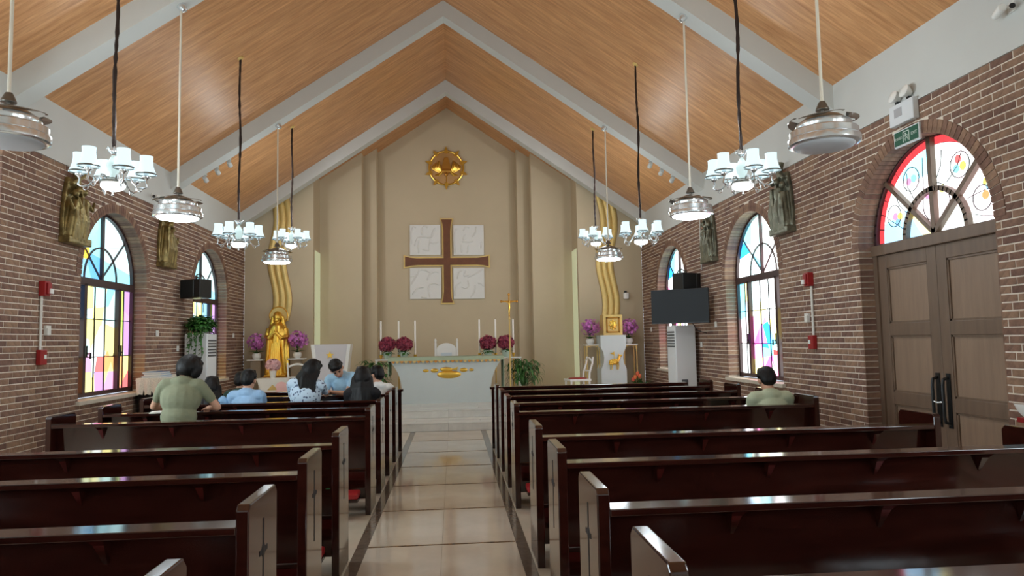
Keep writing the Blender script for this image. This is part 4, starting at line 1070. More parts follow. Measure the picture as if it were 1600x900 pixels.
# white chairs
def white_chair(x, y, rz, label):
    r = thing('white_chair', label, 'chair', (x, y, ZP), rz, 'white chairs on the chancel')
    for a in (-.2, .2): MB().tube([(a, -.22, 0), (a, -.21, .44)], [.018, .024], 8).build('leg', M_CERAM, r, True)
    for a in (-.2, .2): MB().tube([(a, .25, 0), (a, .2, .44), (a, .21, .6), (a, .28, .8), (a, .3, .95)], [.02, .024, .022, .022, .018], 8).build('back_post', M_CERAM, r, True)
    MB().bb((-.24, -.25, .42), (.24, .24, .47)).build('seat', M_CERAM, r, bevel=.01)
    MB().ell((0, 0, .475), (.21, .21, .03)).build('cushion', M_RED if label.startswith('white chair with red') else mat('pale_cushion', (226, 226, 232), .8), r, True)
    a = [(-.2+.4*i/10, .27+.0*i, .86+.06*math.sin(PI*i/10)) for i in range(11)]
    MB().tube(a, .022, 8).build('top_rail', M_CERAM, r, True)
    MB().tube([(-.2, .22, .64), (.2, .22, .64)], .016, 8).build('mid_rail', M_CERAM, r, True)
white_chair(2.85, 15.4, -PI/2+.15, 'white chair with red cushion near the tabernacle')
white_chair(-3.22, 15.6, PI, 'white chair between the golden statue and the lectern')
# lectern
r = thing('lectern', 'tall white curved stone lectern with a gold star', 'lectern', (-2.5, 15.2, ZP))
N = 10
pr = [(.27, 0), (.275, .3), (.29, .6), (.315, .9), (.345, 1.15), (.37, 1.33)]
MB().prism([(-x, .02, z) for x, z in pr[::-1]]+[(x, .02, z) for x, z in pr], (0, .3, 0)).build('body', mat('lectern_stone', (214, 212, 216), .4), r)
for s in (-1, 1):
    q = [(s*(x-.02), -.0, z) for x, z in pr]+[(s*(x+.05), -.0, z) for x, z in pr[::-1]]
    MB().prism(q, (0, .36, 0)).build('side_fin', M_CERAM, r)
st = []
for k in range(10):
    a = PI/2+k*PI/5; R = .085 if k % 2 == 0 else .035; st.append((-.02+R*math.cos(a), .0, 1.10+R*math.sin(a)))
MB().prism(st, (0, .02, 0)).build('star', M_GOLD, r)
# tulips
r = thing('tulip_planter', 'orange tulips with green leaves beside the tabernacle pedestal', 'flowers', (4.42, 16.15, ZP))
MB().lathe([(.001, 0), (.1, 0), (.13, .18), (.115, .18), (.001, .15)], 16).build('pot', M_CERAM, r, True)
lv = MB(); tp = MB(); rnd = random.Random(8)
for k in range(80): leaf(lv, (rnd.uniform(-.12, .16), rnd.uniform(-.08, .06), .16), rnd.uniform(0, 6.3), rnd.uniform(.6, 1.4), rnd.uniform(.16, .34), .05, .35)
for (x, z) in ((-.13, .36), (-.02, .50), (-.08, .42), (.03, .44)):
    tp.lathe([(.001, -.04), (.03, -.03), (.045, .0), (.04, .04), (.025, .06)], 8, (x, -.03, z)); lv.tube([(x*.4, 0, .15), (x, -.03, z-.03)], .006, 5)
lv.build('foliage', M_LEAF, r, True); tp.build('tulip_heads', M_TULIP, r, True)
# wall lamp
r = thing('wall_lamp', 'small round white wall lamp beside the wavy gold panel', 'lamp', (4.36, YC, 2.69))
MB().bb((-.03, -.05, .02), (.03, 0, .12)).build('bracket', M_BLACK, r); MB().lathe([(.001, -.09), (.06, -.085), (.075, -.05), (.075, .06), (.06, .07), (.001, .07)], 18, (0, -.09, 0)).build('globe', M_CERAM, r, True)

# ---------------------------------------------------------------- things on the side walls
def station(sg, y, z, seed, label):
    r = thing('bronze_relief', label, 'relief', (sg*XW, y, z), 0, 'bronze station reliefs on the brick walls')
    rnd = random.Random(seed); b = MB(); d = -sg
    # uneven base plate, tapering upwards, then draped figures and a slanting cross beam
    b.prism([(0, -.25, -.42), (0, .25, -.42), (0, .26, -.1), (0, .2, .25), (0, .12, .42), (0, -.16, .42), (0, -.22, .2), (0, -.26, -.1)], (d*.05, 0, 0))
    for k in range(3):
        yy = -.13+.13*k; h = rnd.uniform(.1, .28)
        b.tube([(d*.06, yy-.02, -.34), (d*.09, yy, -.1), (d*.1, yy+rnd.uniform(-.04, .04), h)], [.085, .075, .05], 10)
        b.ell((d*.11, yy+rnd.uniform(-.05, .05), h+.09), (.045, .042, .055), None, 10, 7)
        for q in range(5):
            o_ = rnd.uniform(-.07, .07); b.tube([(d*.13, yy+o_, -.38), (d*.155, yy+o_*.8+rnd.uniform(-.03, .03), -.12), (d*.13, yy+o_*.4, h-.05)], [.016, .02, .01], 6)
        a = rnd.uniform(-.12, .12); b.tube([(d*.12, yy, h-.02), (d*.16, yy+a, h-.14), (d*.15, yy+a*1.7, h-.02)], [.03, .026, .018], 8)
    b.box((d*.08, .02, .34), (.06, .05, .5), rotm(.5*(1 if seed % 2 else -1), 0, 0)); b.box((d*.08, .0, .42), (.06, .36, .05), rotm(.5*(1 if seed % 2 else -1), 0, 0))
    b.prism([(0, -.27, -.44), (0, .27, -.44), (0, .27, -.34), (0, -.27, -.36)], (d*.14, 0, 0))
    link('relief_figures', setmat(remesh(b, .009, 2), [M_BRONZE if sg < 0 else M_BRONZE2]), r)
station(-1, 9.36, 3.42, 1, 'bronze relief of draped figures on the camera side of the sun window')
station(-1, 12.25, 3.42, 2, 'bronze relief of draped figures between the two piano-side windows')
station(1, 9.34, 3.50, 3, 'dark bronze relief between the double door and the pale window')
station(1, 12.17, 3.42, 4, 'dark bronze relief above the television')
def fire_set(sg, y, label):
    x = sg*XW; d = -sg
    r = thing('fire_alarm_line', label, 'fire alarm', (x, y, 0))
    t = MB().bb((0, -.055, 2.28), (d*.08, .055, 2.46)); t.bb((d*.08, -.03, 2.3), (d*.1, .05, 2.44)); t.build('sounder', M_FIRE, r, bevel=.008)
    MB().bb((d*.1, .0, 2.31), (d*.115, .06, 2.37)).build('beacon', M_CERAM, r)
    MB().tube([(d*.02, -.02, 1.63), (d*.02, -.02, 2.29)], .016, 8).build('conduit', M_PIPE, r, True)
    MB().bb((0, -.065, 1.46), (d*.06, .065, 1.64)).build('call_point', M_FIRE, r, bevel=.008)
    MB().bb((d*.06, -.0, 1.53), (d*.064, .045, 1.58)).build('call_plate', M_PRINT, r)
    r2 = thing('wall_sensor', 'small white sensor beside the %s fire alarm conduit' % ('piano-side' if sg < 0 else 'door-side'), 'sensor', (x, y+.11, 1.88))
    MB().bb((0, -.03, -.07), (d*.05, .04, .02)).build('housing', M_PIPE, r2, bevel=.006); MB().bb((0, -.03, .02), (d*.03, .07, .05)).build('bracket', M_PIPE, r2)
fire_set(-1, 8.76, 'red fire alarm boxes joined by conduit on the piano-side brick wall')
fire_set(1, 8.74, 'red fire alarm boxes joined by conduit beside the double door')
for (sg, y, z, lb) in ((-1, 12.06, 1.87, 'white socket between the piano-side windows, higher one'), (-1, 12.94, 1.61, 'white socket between the piano-side windows, lower one'), (-1, 16.1, 1.87, 'white socket near the brick corner by the statue'),
                       (1, 12.13, 1.86, 'white socket below the television'), (1, 12.9, 1.5, 'white socket beside the door-side air conditioner'), (1, 16.23, 1.84, 'white socket near the brick corner by the tabernacle')):
    r = thing('wall_socket', lb, 'socket', (sg*XW, y, z), 0, 'white wall sockets'); MB().bb((0, -.045, -.05), (-sg*.015, .045, .05)).build('plate', M_CERAM, r, bevel=.004); MB().bb((-sg*.015, -.02, -.02), (-sg*.02, .02, .02)).build('outlet', M_PIPE, r)
# loudspeakers
for sg, y, sd in ((-1, 13.05, 'piano'), (1, 12.85, 'door')):
    r = thing('loudspeaker', 'black loudspeaker mounted on the %s-side brick wall' % sd, 'loudspeaker', (sg*4.52, y, 2.68), sg*.55)
    MB().prism([(-.27, -.16, -.17), (.27, -.16, -.17), (.2, .16, -.17), (-.2, .16, -.17)], (0, 0, .34)).build('cabinet', M_BLACK, r, bevel=.012)
    MB().bb((-.25, -.168, -.15), (.1, -.16, .15)).build('grille', mat('speaker_grille', (28, 34, 36), .8, bump=.5, bscale=400), r)
    MB().bb((.1, -.168, -.15), (.12, -.16, .15)).build('trim_strip', mat('grey_strip', (92, 100, 102), .5), r)
    MB().tube([(sg*.1, .05, .17), (sg*.15, .12, .24), (sg*.24, .22, .24)], .016, 8).build('bracket', M_BLACK, r, True)
    MB().tube([(0, .1, -.17), (.01, .14, -.3), (-.02, .16, -.42)] if sg < 0 else [(0, .1, -.17), (.02, .12, -.22)], .006, 6).build('cable', M_BLACK, r, True)
r = thing('wall_conduit', 'thin white conduit running down to the door-side loudspeaker', 'conduit', (XW-.012, 12.72, 0)); MB().tube([(0, 0, 2.9), (0, 0, 3.99)], .012, 8).build('pipe', M_PIPE, r, True)
# television
r = thing('television', 'large black television on a wall arm beside the pale window', 'television', (4.24, 12.42, 2.21), -math.atan2(.65, .86))
MB().bb((-.54, -.02, -.315), (.54, .035, .315)).build('casing', M_BLACK, r, bevel=.008)
MB().bb((-.53, -.024, -.295), (.53, -.02, .305)).build('screen', M_SCREEN, r)
MB().bb((-.16, .035, -.16), (.16, .06, .16)).build('mount_plate', M_STEEL, r)
MB().tube([(0, .06, 0), (.1, .36, 0), (.3, .58, 0)], .022, 8).build('wall_arm', M_STEEL, r, True)
MB().tube([(.2, .05, -.3), (.28, .1, -.45), (.42, .2, -.5)], .008, 6).build('cable', M_BLACK, r, True)
# floor-standing air conditioners
def aircon(sg, y, z0, h, label):
    r = thing('air_conditioner', label, 'air conditioner', (sg*4.52, y, z0)); d = -sg
    MB().bb((-.2, -.26, 0), (.2, .26, h)).build('cabinet', M_ACW, r, bevel=.02)
    for k in range(6):
        z = h-.14-.055*k; MB().bb((d*.19, -.21, z), (d*.207, .21, z+.028)).build('louver', M_GRILL, r)
    MB().bb((d*.2, -.23, .3), (d*.206, .23, h-.55)).build('front_panel', M_ACW, r, bevel=.004)
    MB().bb((-.1, -.265, h*.32), (.02, -.26, h*.45)).build('side_grille', M_GRILL if sg > 0 else M_ACW, r)
    return r
aircon(-1, 13.3, 0, 1.87, 'white air conditioner with trailing plant on top, piano side')
aircon(1, 13.25, 0, 1.87, 'white air conditioner below the television, door side')
rnd = random.Random(4)
r = thing('trailing_plant', 'bushy green trailing plant on top of the air conditioner', 'plant', (-4.5, 13.25, 1.87))
MB().lathe([(.001, 0), (.09, 0), (.13, .13), (.115, .13), (.001, .1)], 16).build('pot', M_CERAM, r, True)
lv = MB(); st = MB()
for k in range(480):
    d = rdir(rnd, -.5); q = rnd.uniform(.5, 1); p = Vector((d.x*.2*q, d.y*.24*q, .17+d.z*.17*q)); leaf(lv, p, math.atan2(d.y, d.x)+rnd.uniform(-.6, .6), rnd.uniform(-.5, .7), rnd.uniform(.08, .14), .075, .3, 3)
for k in range(8):
    x = rnd.uniform(-.12, .16); L_ = rnd.uniform(.15, .5); pts = [(x*.6, -.1, .12), (x, -.24, .1), (x+.02, -.285, -.02), (x+.05*math.sin(k), -.285, -L_)]; st.tube(pts, .005, 5)
    for q in range(6):
        t = q/6; leaf(lv, (x+.05*math.sin(k)*t, -.29, .02-L_*t), rnd.uniform(-2.6, -.5), rnd.uniform(-1, 0), rnd.uniform(.05, .09), .045, .2, 3)
lv.build('foliage', M_LEAF, r, True); st.build('vines', M_LEAF, r)
# piano with lace cover and books
PB = mat('piano_black', (12, 12, 13), .15)
r = thing('piano', 'black upright piano standing by the sun window', 'piano', (-4.74, 11.95, 0), -PI/2)
MB().bb((-.72, 0, 0), (.72, .34, 1.16)).build('case', PB, r, bevel=.01)
MB().bb((-.72, .34, .58), (.72, .62, .74)).build('keyboard_case', PB, r, bevel=.01)
for s_ in (-.66, .66): MB().bb((s_-.05, .34, 0), (s_+.05, .6, .58)).build('leg', PB, r)
o = MB(); K = 30; o.bb((-.75, -.01, 1.161), (.75, .38, 1.172))
def drape(a, b, n, ph):      # a to b along the edge, hanging 24 cm with a scalloped hem
    vs = []
    for i in range(n+1):
        p = Vector(a).lerp(Vector(b), i/n); nrm = (Vector(b)-Vector(a)).cross(Vector((0, 0, 1))).normalized(); w = .012*math.sin(i*1.4+ph)
        vs += [p, p+nrm*(.015+w)-Vector((0, 0, .13)), p+nrm*(.02+w*1.4)-Vector((0, 0, .24+.02*abs(math.sin(i*.8))))]
    o.add(vs, [f for i in range(n) for f in ((i*3, i*3+1, i*3+4, i*3+3), (i*3+1, i*3+2, i*3+5, i*3+4))])
drape((.75, .38, 1.17), (.75, -.01, 1.17), 14, 0); drape((-.75, -.01, 1.17), (-.75, .38, 1.17), 14, 1); drape((-.75, .38, 1.17), (.75, .38, 1.17), 40, 2)
cl = tag(o.build('lace_cover', M_LACE, None, False, (-4.74, 11.95, 0)), 'cream lace cover draped over the piano', 'cloth'); cl.rotation_euler = (0, 0, -PI/2)
for i, (dx, z, w, m, lb) in enumerate(((.0, 1.172, .30, M_BOOK, 'lowest blue book on the piano'), (.01, 1.202, .27, mat('pale_cover', (176, 204, 222), .5), 'pale book in the middle of the piano stack'), (-.01, 1.232, .29, M_BOOK, 'topmost blue book on the piano'))):
    b = thing('book', lb, 'book', (-4.55+dx, 11.48, z), .06*(i-1), 'books stacked on the piano')
    MB().bb((-w/2, -.2, 0), (w/2, .2, .004)).build('cover', m, b); MB().bb((-w/2+.008, -.192, .004), (w/2-.008, .192, .024)).build('pages', M_PAPER, b); MB().bb((-w/2, -.2, .024), (w/2, .2, .028)).build('cover', m, b)
# exit sign and emergency light over the door
r = thing('emergency_light', 'white twin-head emergency light above the double door', 'emergency light', (XW, 6.66, 3.80))
MB().bb((-.07, -.19, .0), (0, .19, .22)).build('housing', M_ACW, r, bevel=.01)
MB().bb((-.074, -.02, .08), (-.07, .1, .17)).build('window_plate', M_GREY, r)
for s in (-.09, .09):
    MB().bb((-.05, s-.02, .22), (-.015, s+.02, .25)).build('hinge', M_BLACK, r)
    MB().lathe([(.001, .05), (.03, .05), (.06, .0), (.068, -.03), (.055, -.04), (.001, -.045)], 16, (-.06, s, .30), rotm(0, PI/2+.35, 0)).build('lamp_head', M_CERAM, r, True)
r = thing('exit_sign', 'green exit sign with running figure above the double door', 'exit sign', (XW, 6.65, 3.665))
MB().bb((-.03, -.2, -.085), (-.005, .2, .085)).build('casing', M_ACW, r, bevel=.004)
MB().bb((-.033, -.187, -.07), (-.03, .187, .072)).build('face', M_EXIT, r)
def text(body, size, parent, loc, rot, m, name):
    cu = bpy.data.curves.new(name, 'FONT'); cu.body = body; cu.size = size; cu.align_x = 'CENTER'; cu.align_y = 'CENTER'; cu.extrude = .0006
    o = bpy.data.objects.new(name, cu); COL.objects.link(o); dg = bpy.context.evaluated_depsgraph_get(); me = bpy.data.meshes.new_from_object(o.evaluated_get(dg)); bpy.data.objects.remove(o)
    setmat(me, [m]); q = link(name, me, parent, loc); q.rotation_euler = rot; return q
RW = (PI/2, 0, -PI/2)
text('安全出口', .032, r, (-.0345, .125, 0), RW, M_PRINT, 'lettering'); text('EXIT', .045, r, (-.0345, -.125, 0), RW, M_PRINT, 'lettering')
ic = MB()
for (a, b, c, d) in ((-.05, -.042, -.055, .055), (.042, .05, -.055, .055), (-.05, .05, .047, .055)): ic.bb((-.035, a, c), (-.033, b, d))
ic.ell((-.034, .008, .028), (.002, .009, .01), None, 8, 6)
for pts in ([(.005, .018), (-.002, -.008)], [(-.002, -.008), (-.022, -.02), (-.03, -.045)], [(-.002, -.008), (.015, -.025), (.01, -.05)], [(.004, .012), (-.02, .01), (-.028, -.005)], [(.004, .012), (.025, .0), (.03, .014)]):
    ic.tube([(-.034, p[0], p[1]) for p in pts], .004, 6)
ic.build('running_figure', M_PRINT, r)
# cameras
for (sg, y, z, lb) in ((-1, 11.75, 4.12, 'small white camera on the white band above the sun window'), (1, 5.25, 4.34, 'small white camera high on the wall beyond the door')):
    r = thing('security_camera', lb, 'camera', (sg*XW, y, z)); d = -sg
    MB().bb((0, -.03, -.04), (d*.02, .03, .04)).build('base', M_CERAM, r); MB().tube([(d*.02, 0, 0), (d*.08, 0, .0)], .012, 8).build('arm', M_CERAM, r, True)
    MB().lathe([(.001, -.1), (.03, -.098), (.035, -.08), (.035, .07), (.03, .08), (.001, .08)], 14, (d*.1, .03, -.02), rotm(PI/2, 0, d*.4)).build('barrel', M_CERAM, r, True)
    MB().lathe([(.001, 0), (.024, 0), (.001, .004)], 12, (d*.1-d*.03, -.072, -.02), rotm(PI/2, 0, d*.4)).build('lens', M_BLACK, r)
# small white holy-water bowl on a red shelf beside the door
r = thing('holy_water_bowl', 'white shell-shaped bowl on the brick beyond the double door', 'bowl', (XW, 5.30, 1.0))
MB().lathe([(.001, -.05), (.04, -.045), (.075, .0), (.1, .06), (.092, .06), (.065, .01), (.001, -.02)], 18, (-.08, 0, 0)).build('bowl', M_CERAM, r, True)
MB().bb((-.14, -.07, -.09), (0, .06, -.05)).build('shelf', M_FIRE, r, bevel=.005)
# hymn book on a ledge and loose papers
r = thing('open_book', 'open white book on the pew ledge beside the olive shirt', 'book', (-3.02, 7.94, .936), .2)
for s in (-1, 1): MB().prism([(0, -.1, 0), (s*.14, -.1, .0), (s*.14, -.1, .012), (s*.05, -.1, .02), (0, -.1, .012)], (0, .16, 0)).build('page_block', M_PAPER, r)
tag(MB().bb((-.034, 0, -.011), (.034, .002, .011)).build('paper_label', M_PAPER, None, False, (2.01, 7.078, .75)), 'tiny white paper label stuck on the back of the fourth door-side pew', 'label')
r = thing('green_tag', 'small green tag hanging behind the fifth piano-side pew', 'tag', (-.80, 5.20, .64))
MB().bb((-.016, -.012, -.03), (.016, -.006, .03)).build('card', mat('bright_green', (40, 190, 120), .4), r); MB().tube([(0, -.009, .03), (0, -.004, .1)], .002, 5).build('cord', M_BLACK, r)
# ---------------------------------------------------------------- people
class Body:
    def __init__(s): s.p = []; s.mb = MB()
    def cap(s, a, b, ra, rb, m, n=12):
        a, b = Vector(a), Vector(b); s.p.append(('c', a, b, ra, rb, m))
        pts, rs = [], []; d = (b-a); L = d.length; d = d/L if L > 1e-6 else Vector((0, 0, 1))
        for k in range(4): t = PI/2*(1-k/4); pts.append(a-d*ra*math.sin(t)*.98); rs.append(max(.001, ra*math.cos(t)))
        pts.append(a); rs.append(ra); pts.append(b); rs.append(rb)
        for k in range(1, 5): t = PI/2*k/4; pts.append(b+d*rb*math.sin(t)*.98); rs.append(max(.001, rb*math.cos(t)))
        s.mb.tube(pts, rs, n)
    def ell(s, c, r, R, m):
        s.p.append(('e', Vector(c), Vector(r), R, m)); s.mb.ell(c, r, R, 16, 10)
    def finish(s, name, mats, parent, voxel=.010, it=3):
        me = remesh(s.mb, voxel, it)
        n = len(me.polygons); C = np.empty(n*3); me.polygons.foreach_get('center', C); C = C.reshape(-1, 3)
        best = np.full(n, 1e9); idx = np.zeros(n, int)
        for q in s.p:
            if q[0] == 'c':
                a, b = np.array(q[1]), np.array(q[2]); d = b-a; L2 = max(1e-9, d@d); t = np.clip(((C-a)@d)/L2, 0, 1)
                D = np.linalg.norm(C-(a+t[:, None]*d), axis=1)-(q[3]+(q[4]-q[3])*t); m = q[5]
            else:
                Rm_ = np.array(q[3]) if q[3] is not None else np.eye(3); l = (C-np.array(q[1]))@Rm_; r = np.array(q[2])
                k = np.linalg.norm(l/r, axis=1); D = (k-1)*r.min(); m = q[4]
            w = D < best; best[w] = D[w]; idx[w] = m
        setmat(me, mats); me.polygons.foreach_set('material_index', idx.astype(np.int32)); me.update()
        return link(name, me, parent)
def frame(yaw, lean=0, side=0):      # yaw 0 faces the altar (+Y)
    return Euler((-lean, side, 0)).to_matrix(), Matrix.Rotation(-yaw, 3, 'Z')
def ik(a, b, l1, l2, pole):
    a, b, pole = Vector(a), Vector(b), Vector(pole); d = b-a; L = min(d.length, (l1+l2)*.995); dn = d.normalized(); b = a+dn*L
    x = (l1*l1-l2*l2+L*L)/(2*L); h = math.sqrt(max(0, l1*l1-x*x)); pp = pole-dn*pole.dot(dn); pp.normalize()
    return a+dn*x+pp*h, b
def hand(B, w, d, pn, side, m, s=1.0):
    # palm and five separate curled fingers; d points along the hand, pn is the palm normal
    w, d = Vector(w), Vector(d).normalized(); pn = Vector(pn); pn = (pn-d*pn.dot(d)).normalized(); t = d.cross(pn)*side
    B.cap(w, w+d*.035*s, .026*s, .03*s, m, 10); pc = w+d*.055*s
    B.ell(pc, (.04*s, .017*s, .045*s), Matrix((t, pn, d)).transposed(), m)
    for k, L in enumerate((.07, .08, .074, .058)):
        b0 = pc+d*.035*s+t*(.028-.0195*k)*s; k1 = b0+(d*.8+pn*.45).normalized()*L*.5*s; k2 = k1+(d*.35+pn*.9).normalized()*L*.5*s
        B.cap(b0, k1, .0088*s, .008*s, m, 8); B.cap(k1, k2, .008*s, .007*s, m, 8)
    b0 = pc-d*.015*s+t*.035*s; k1 = b0+(d*.6+t*.7+pn*.3).normalized()*.036*s; B.cap(b0, k1, .011*s, .0095*s, m, 8); B.cap(k1, k1+(d*.9+pn*.4).normalized()*.03*s, .0095*s, .0078*s, m, 8)
def person(label, hip, yaw=0, lean=.05, side=0, height=1.0, shirt=None, trousers=None, hair='short', sleeve='short', handL=None, handR=None, head=(0, 0, 0), pose='sit', sw=.185, girth=1.0, knees=None, hair_len=.3, wide=False):
    s = height; r = thing('person', label, 'person', (0, 0, 0))
    Rl, Ry = frame(yaw, lean, side); H = Vector(hip)
    F = Ry @ Vector((0, 1, 0)); RT = Ry @ Vector((1, 0, 0)); UP = Vector((0, 0, 1))
    def T(x, y, z): return H+Ry @ (Rl @ Vector((x*s, y*s, z*s)))
    B = Body(); SK, SH, TR = 0, 1, 2
    g = girth
    TM = Ry @ Rl
    # torso (shirt)
    B.ell(T(0, 0, .02), (.165*s*g, .125*s*g, .12*s), TM, SH)
    B.ell(T(0, .005, .16), (.15*s*g, .112*s*g, .15*s), TM, SH)
    B.ell(T(0, .0, .34), (.172*s*g, .12*s*g, .185*s), TM, SH)
    B.cap(T(-sw+.03, -.01, .48), T(sw-.03, -.01, .48), .07*s, .07*s, SH)
    B.ell(T(0, -.02, .505), (.125*s, .085*s, .07*s), TM, SH)
    # neck and head
    hy, hp, hr = head     # turn, nod, tilt of the head
    nb = T(0, -.005, .545); HR = Ry @ (Rl @ Euler((-hp, hr, -hy), 'XYZ').to_matrix()); hs = 1.12; hc = nb+HR @ Vector((0, .02*s, .138*s))
    B.cap(nb-UP*.02, nb+HR @ Vector((0, .005, .09*s)), .056*s, .052*s, SK)
    s0 = s; s = s*hs
    h = lambda x, y, z: hc+HR @ Vector((x*s, y*s, z*s))
    B.ell(h(0, -.01, .025), (.075*s, .092*s, .088*s), HR, SK); B.ell(h(0, .02, -.045), (.06*s, .068*s, .072*s), HR, SK); B.ell(h(0, .05, -.085), (.035*s, .03*s, .03*s), HR, SK)
    B.cap(h(0, .085, .005), h(0, .102, -.03), .01*s, .015*s, SK, 8)
    for q in (-1, 1): B.ell(h(q*.076, -.005, -.015), (.012*s, .022*s, .033*s), HR, SK)
    s = s0
    # legs
    for q in (-1, 1):
        hj = H+RT*(q*.085*s)-UP*.02
        if pose == 'sit': kn = hj+F*.38*s+RT*(q*.03)-UP*.03; an = kn-UP*.36*s+F*.02
        elif pose == 'kneel': kn = Vector((hj.x, hj.y, .30))+F*.12; an = Vector((kn.x, kn.y, .13))-F*.34
        else: kn = Vector((hj.x, hj.y, hj.z*.53))+F*.09; an = Vector((hj.x, hj.y, .08))-F*.02
        B.cap(hj, kn, .088*s*g, .062*s, TR); B.cap(kn, an, .058*s, .04*s, TR)
        B.cap(an, an+F*.14*s-UP*(.02 if an.z > .07 else 0), .04*s, .034*s, 3)
    # arms
    for q, tgt in ((-1, handL), (1, handR)):
        sh = T(q*sw, -.005, .465)
        if tgt is None: tgt = T(q*(sw-.02), .30, .02)
        el, wr_ = ik(sh, tgt, .275*s, .245*s, RT*q*(.9 if wide else .3)-UP*.7-F*.3)
        B.cap(sh, sh+(el-sh)*.55, .06*s, .054*s, SH)
        B.cap(sh+(el-sh)*.5, el, .05*s if sleeve == 'long' else .043*s, .046*s if sleeve == 'long' else .038*s, SH if sleeve == 'long' else SK)
        B.cap(el, wr_, .045*s if sleeve == 'long' else .038*s, .036*s if sleeve == 'long' else .026*s, SH if sleeve == 'long' else SK)
        d = (wr_-el).normalized(); hand(B, wr_, d, -UP if abs(d.z) < .8 else -F, q, SK, s)
    body = B.finish('body', [M_SKIN, shirt, trousers or mat('dark_trousers', (44, 46, 54), .8), M_BLACK], r, .0095, 6)
    # face
    s = s0*hs
    for q in (-1, 1):
        MB().ell(h(q*.03, .083, .008), (.0125*s, .008*s, .0075*s), HR, 10, 6).build('eye', mat('eye_dark', (30, 24, 22), .2), r, True)
        MB().tube([h(q*.014, .092, .026), h(q*.032, .09, .032), h(q*.05, .076, .026)], .004*s, 6).build('eyebrow', M_HAIR, r)
    MB().tube([h(-.022, .086, -.062), h(-.008, .094, -.058), h(.008, .094, -.058), h(.022, .086, -.062)], [.003, .0065, .0065, .003], 6).build('lips', mat('lips', (176, 104, 96), .4), r, True)
    # hair
    D = Body()
    if hair in ('short', 'bob', 'long'):
        D.ell(h(0, -.02, .042), (.087*s, .1*s, .088*s), HR, 0); D.ell(h(0, -.055, .0), (.08*s, .062*s, .085*s), HR, 0)
        D.ell(h(0, .045, .085), (.068*s, .05*s, .034*s), HR, 0)
        for k in range(9):
            a = k/8*PI; D.cap(h(.06*math.cos(a), -.01, .11), h(.088*math.cos(a), -.02-.08*math.sin(a)*.6, .03), .014*s, .011*s, 0, 7)
    if hair == 'bob':
        D.ell(h(0, -.045, .0), (.108*s, .09*s, .11*s), HR, 0)
        for q in (-1, 1): D.ell(h(q*.085, .0, -.02), (.032*s, .06*s, .085*s), HR, 0)
    if hair == 'long':
        D.ell(h(0, -.05, -.01), (.1*s, .08*s, .11*s), HR, 0)
        rnd = random.Random(len(label))
        for k in range(15):
            a = -1+2*k/14; x0 = .085*a
            p0 = h(x0, -.07+.05*abs(a), -.02); p1 = h(x0*1.25, -.1+.06*abs(a), -.14); p2 = p1+Vector((rnd.uniform(-.02, .02), 0, 0))-UP*hair_len*.5*s-F*.03; p3 = p2-UP*hair_len*.5*s*rnd.uniform(.75, 1.1)+RT*rnd.uniform(-.03, .03)
            D.cap(p0, p1, .04*s, .036*s, 0, 8); D.cap(p1, p2, .036*s, .032*s, 0, 8); D.cap(p2, p3, .032*s, .014*s, 0, 8)
    D.finish('hair', [M_HAIR], r, .0095, 2)
    return r
def cloth(name, col, **k): return mat(name, col, .85, var=.08, vscale=9, bump=1.0, bscale=13, **k)
S_OLIVE = cloth('olive_shirt', (132, 136, 110)); S_BLUE = cloth('sky_blue_shirt', (150, 186, 220)); S_WHITE = cloth('white_shirt', (232, 234, 232)); S_BLACK = cloth('black_top', (24, 24, 28)); S_SAGE = cloth('sage_shirt', (176, 184, 156)); S_PALE = cloth('pale_blue_shirt', (166, 206, 232)); S_GREEN = cloth('dark_green_top', (50, 74, 66)); S_CHILD = cloth('light_blue_top', (146, 186, 222))
def floral():
    m = bpy.data.materials.new('floral_blouse'); m.use_nodes = True; nt = m.node_tree; b = nt.nodes['Principled BSDF']; L = nt.links.new
    tc = nt.nodes.new('ShaderNodeTexCoord'); v = nt.nodes.new('ShaderNodeTexVoronoi'); v.inputs['Scale'].default_value = 24
    n = nt.nodes.new('ShaderNodeTexNoise'); n.inputs['Scale'].default_value = 30; L(tc.outputs['Object'], n.inputs['Vector'])
    mx = nt.nodes.new('ShaderNodeMix'); mx.data_type = 'VECTOR'; mx.inputs[0].default_value = .04; L(tc.outputs['Object'], mx.inputs[4]); L(n.outputs['Color'], mx.inputs[5]); L(mx.outputs[1], v.inputs['Vector'])
    r = nt.nodes.new('ShaderNodeValToRGB'); e = r.color_ramp.elements; e[0].position = .0; e[0].color = (*lin((78, 94, 128)), 1); e[1].position = .42; e[1].color = (*lin((200, 222, 240)), 1)
    k = r.color_ramp.elements.new(.28); k.color = (*lin((80, 98, 130)), 1); k = r.color_ramp.elements.new(.36); k.color = (*lin((196, 218, 238)), 1)
    L(v.outputs['Distance'], r.inputs[0]); L(r.outputs[0], b.inputs['Base Color']); b.inputs['Roughness'].default_value = .85; return m
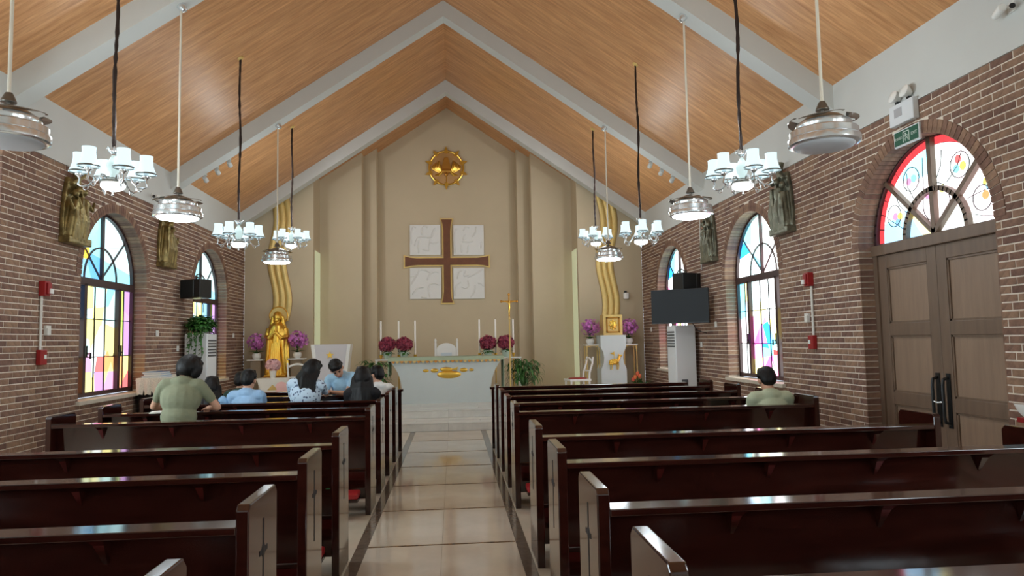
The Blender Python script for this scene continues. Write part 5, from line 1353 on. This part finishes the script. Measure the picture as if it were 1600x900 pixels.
S_FLOR = floral()
person('person in an olive T-shirt with bobbed black hair leaning over a pew', (-2.70, 7.42, .78), 0, .22, .03, 1.0, S_OLIVE, None, 'bob', 'short', (-2.90, 7.84, .985), (-2.50, 7.80, .985), (.35, .35, .12), 'stand', .19, 1.2, wide=True)
person('person in a plain sky-blue T-shirt with short black hair, seen from behind', (-2.54, 9.22, .53), 0, .10, 0, 1.0, S_BLUE, None, 'short', 'short', (-2.66, 9.56, .62), (-2.40, 9.56, .62), (.1, .25, 0), 'sit', .19, 1.1)
person('small person with dark hair in light blue, behind the olive T-shirt', (-2.98, 9.22, .51), 0, .08, 0, .92, S_CHILD, None, 'long', 'long', None, None, (0, .1, 0), 'sit', .18, 1.0, None, .22)
person('person in a blue floral blouse with long wavy black hair', (-1.82, 9.16, .66), .1, .14, .08, 1.0, S_FLOR, None, 'long', 'long', (-1.98, 9.7, .99), (-1.62, 9.70, .99), (.35, .3, .15), 'kneel', .2, 1.2, None, .36)
person('person in a pale blue shirt facing the camera with folded hands', (-1.42, 10.52, .73), PI+.25, .48, .10, 1.0, S_PALE, None, 'short', 'short', (-1.58, 9.97, .975), (-1.66, 9.98, .975), (-.35, .35, .1), 'kneel', .2, 1.05)
person('person in black with long straight hair seated near the aisle', (-1.08, 9.24, .53), 0, .08, 0, 1.0, S_BLACK, None, 'long', 'long', None, None, (0, .1, 0), 'sit', .185, 1.05, None, .34)
person('person in a white T-shirt with short hair seated in the first pew', (-.96, 10.24, .53), -.3, .10, 0, .97, S_WHITE, None, 'short', 'short', None, None, (-.6, .15, 0), 'sit', .18, 1.0)
person('person in a sage green shirt with short grey-black hair by the brick wall', (3.50, 7.24, .51), 0, .14, 0, 1.0, S_SAGE, None, 'short', 'short', None, None, (.1, .3, 0), 'sit', .205, 1.12)
person('person in dark green mostly hidden behind the sky-blue T-shirt', (-2.93, 10.24, .50), 0, .1, 0, .95, S_GREEN, None, 'short', 'long', None, None, (.3, .2, 0), 'sit', .18, 1.0)
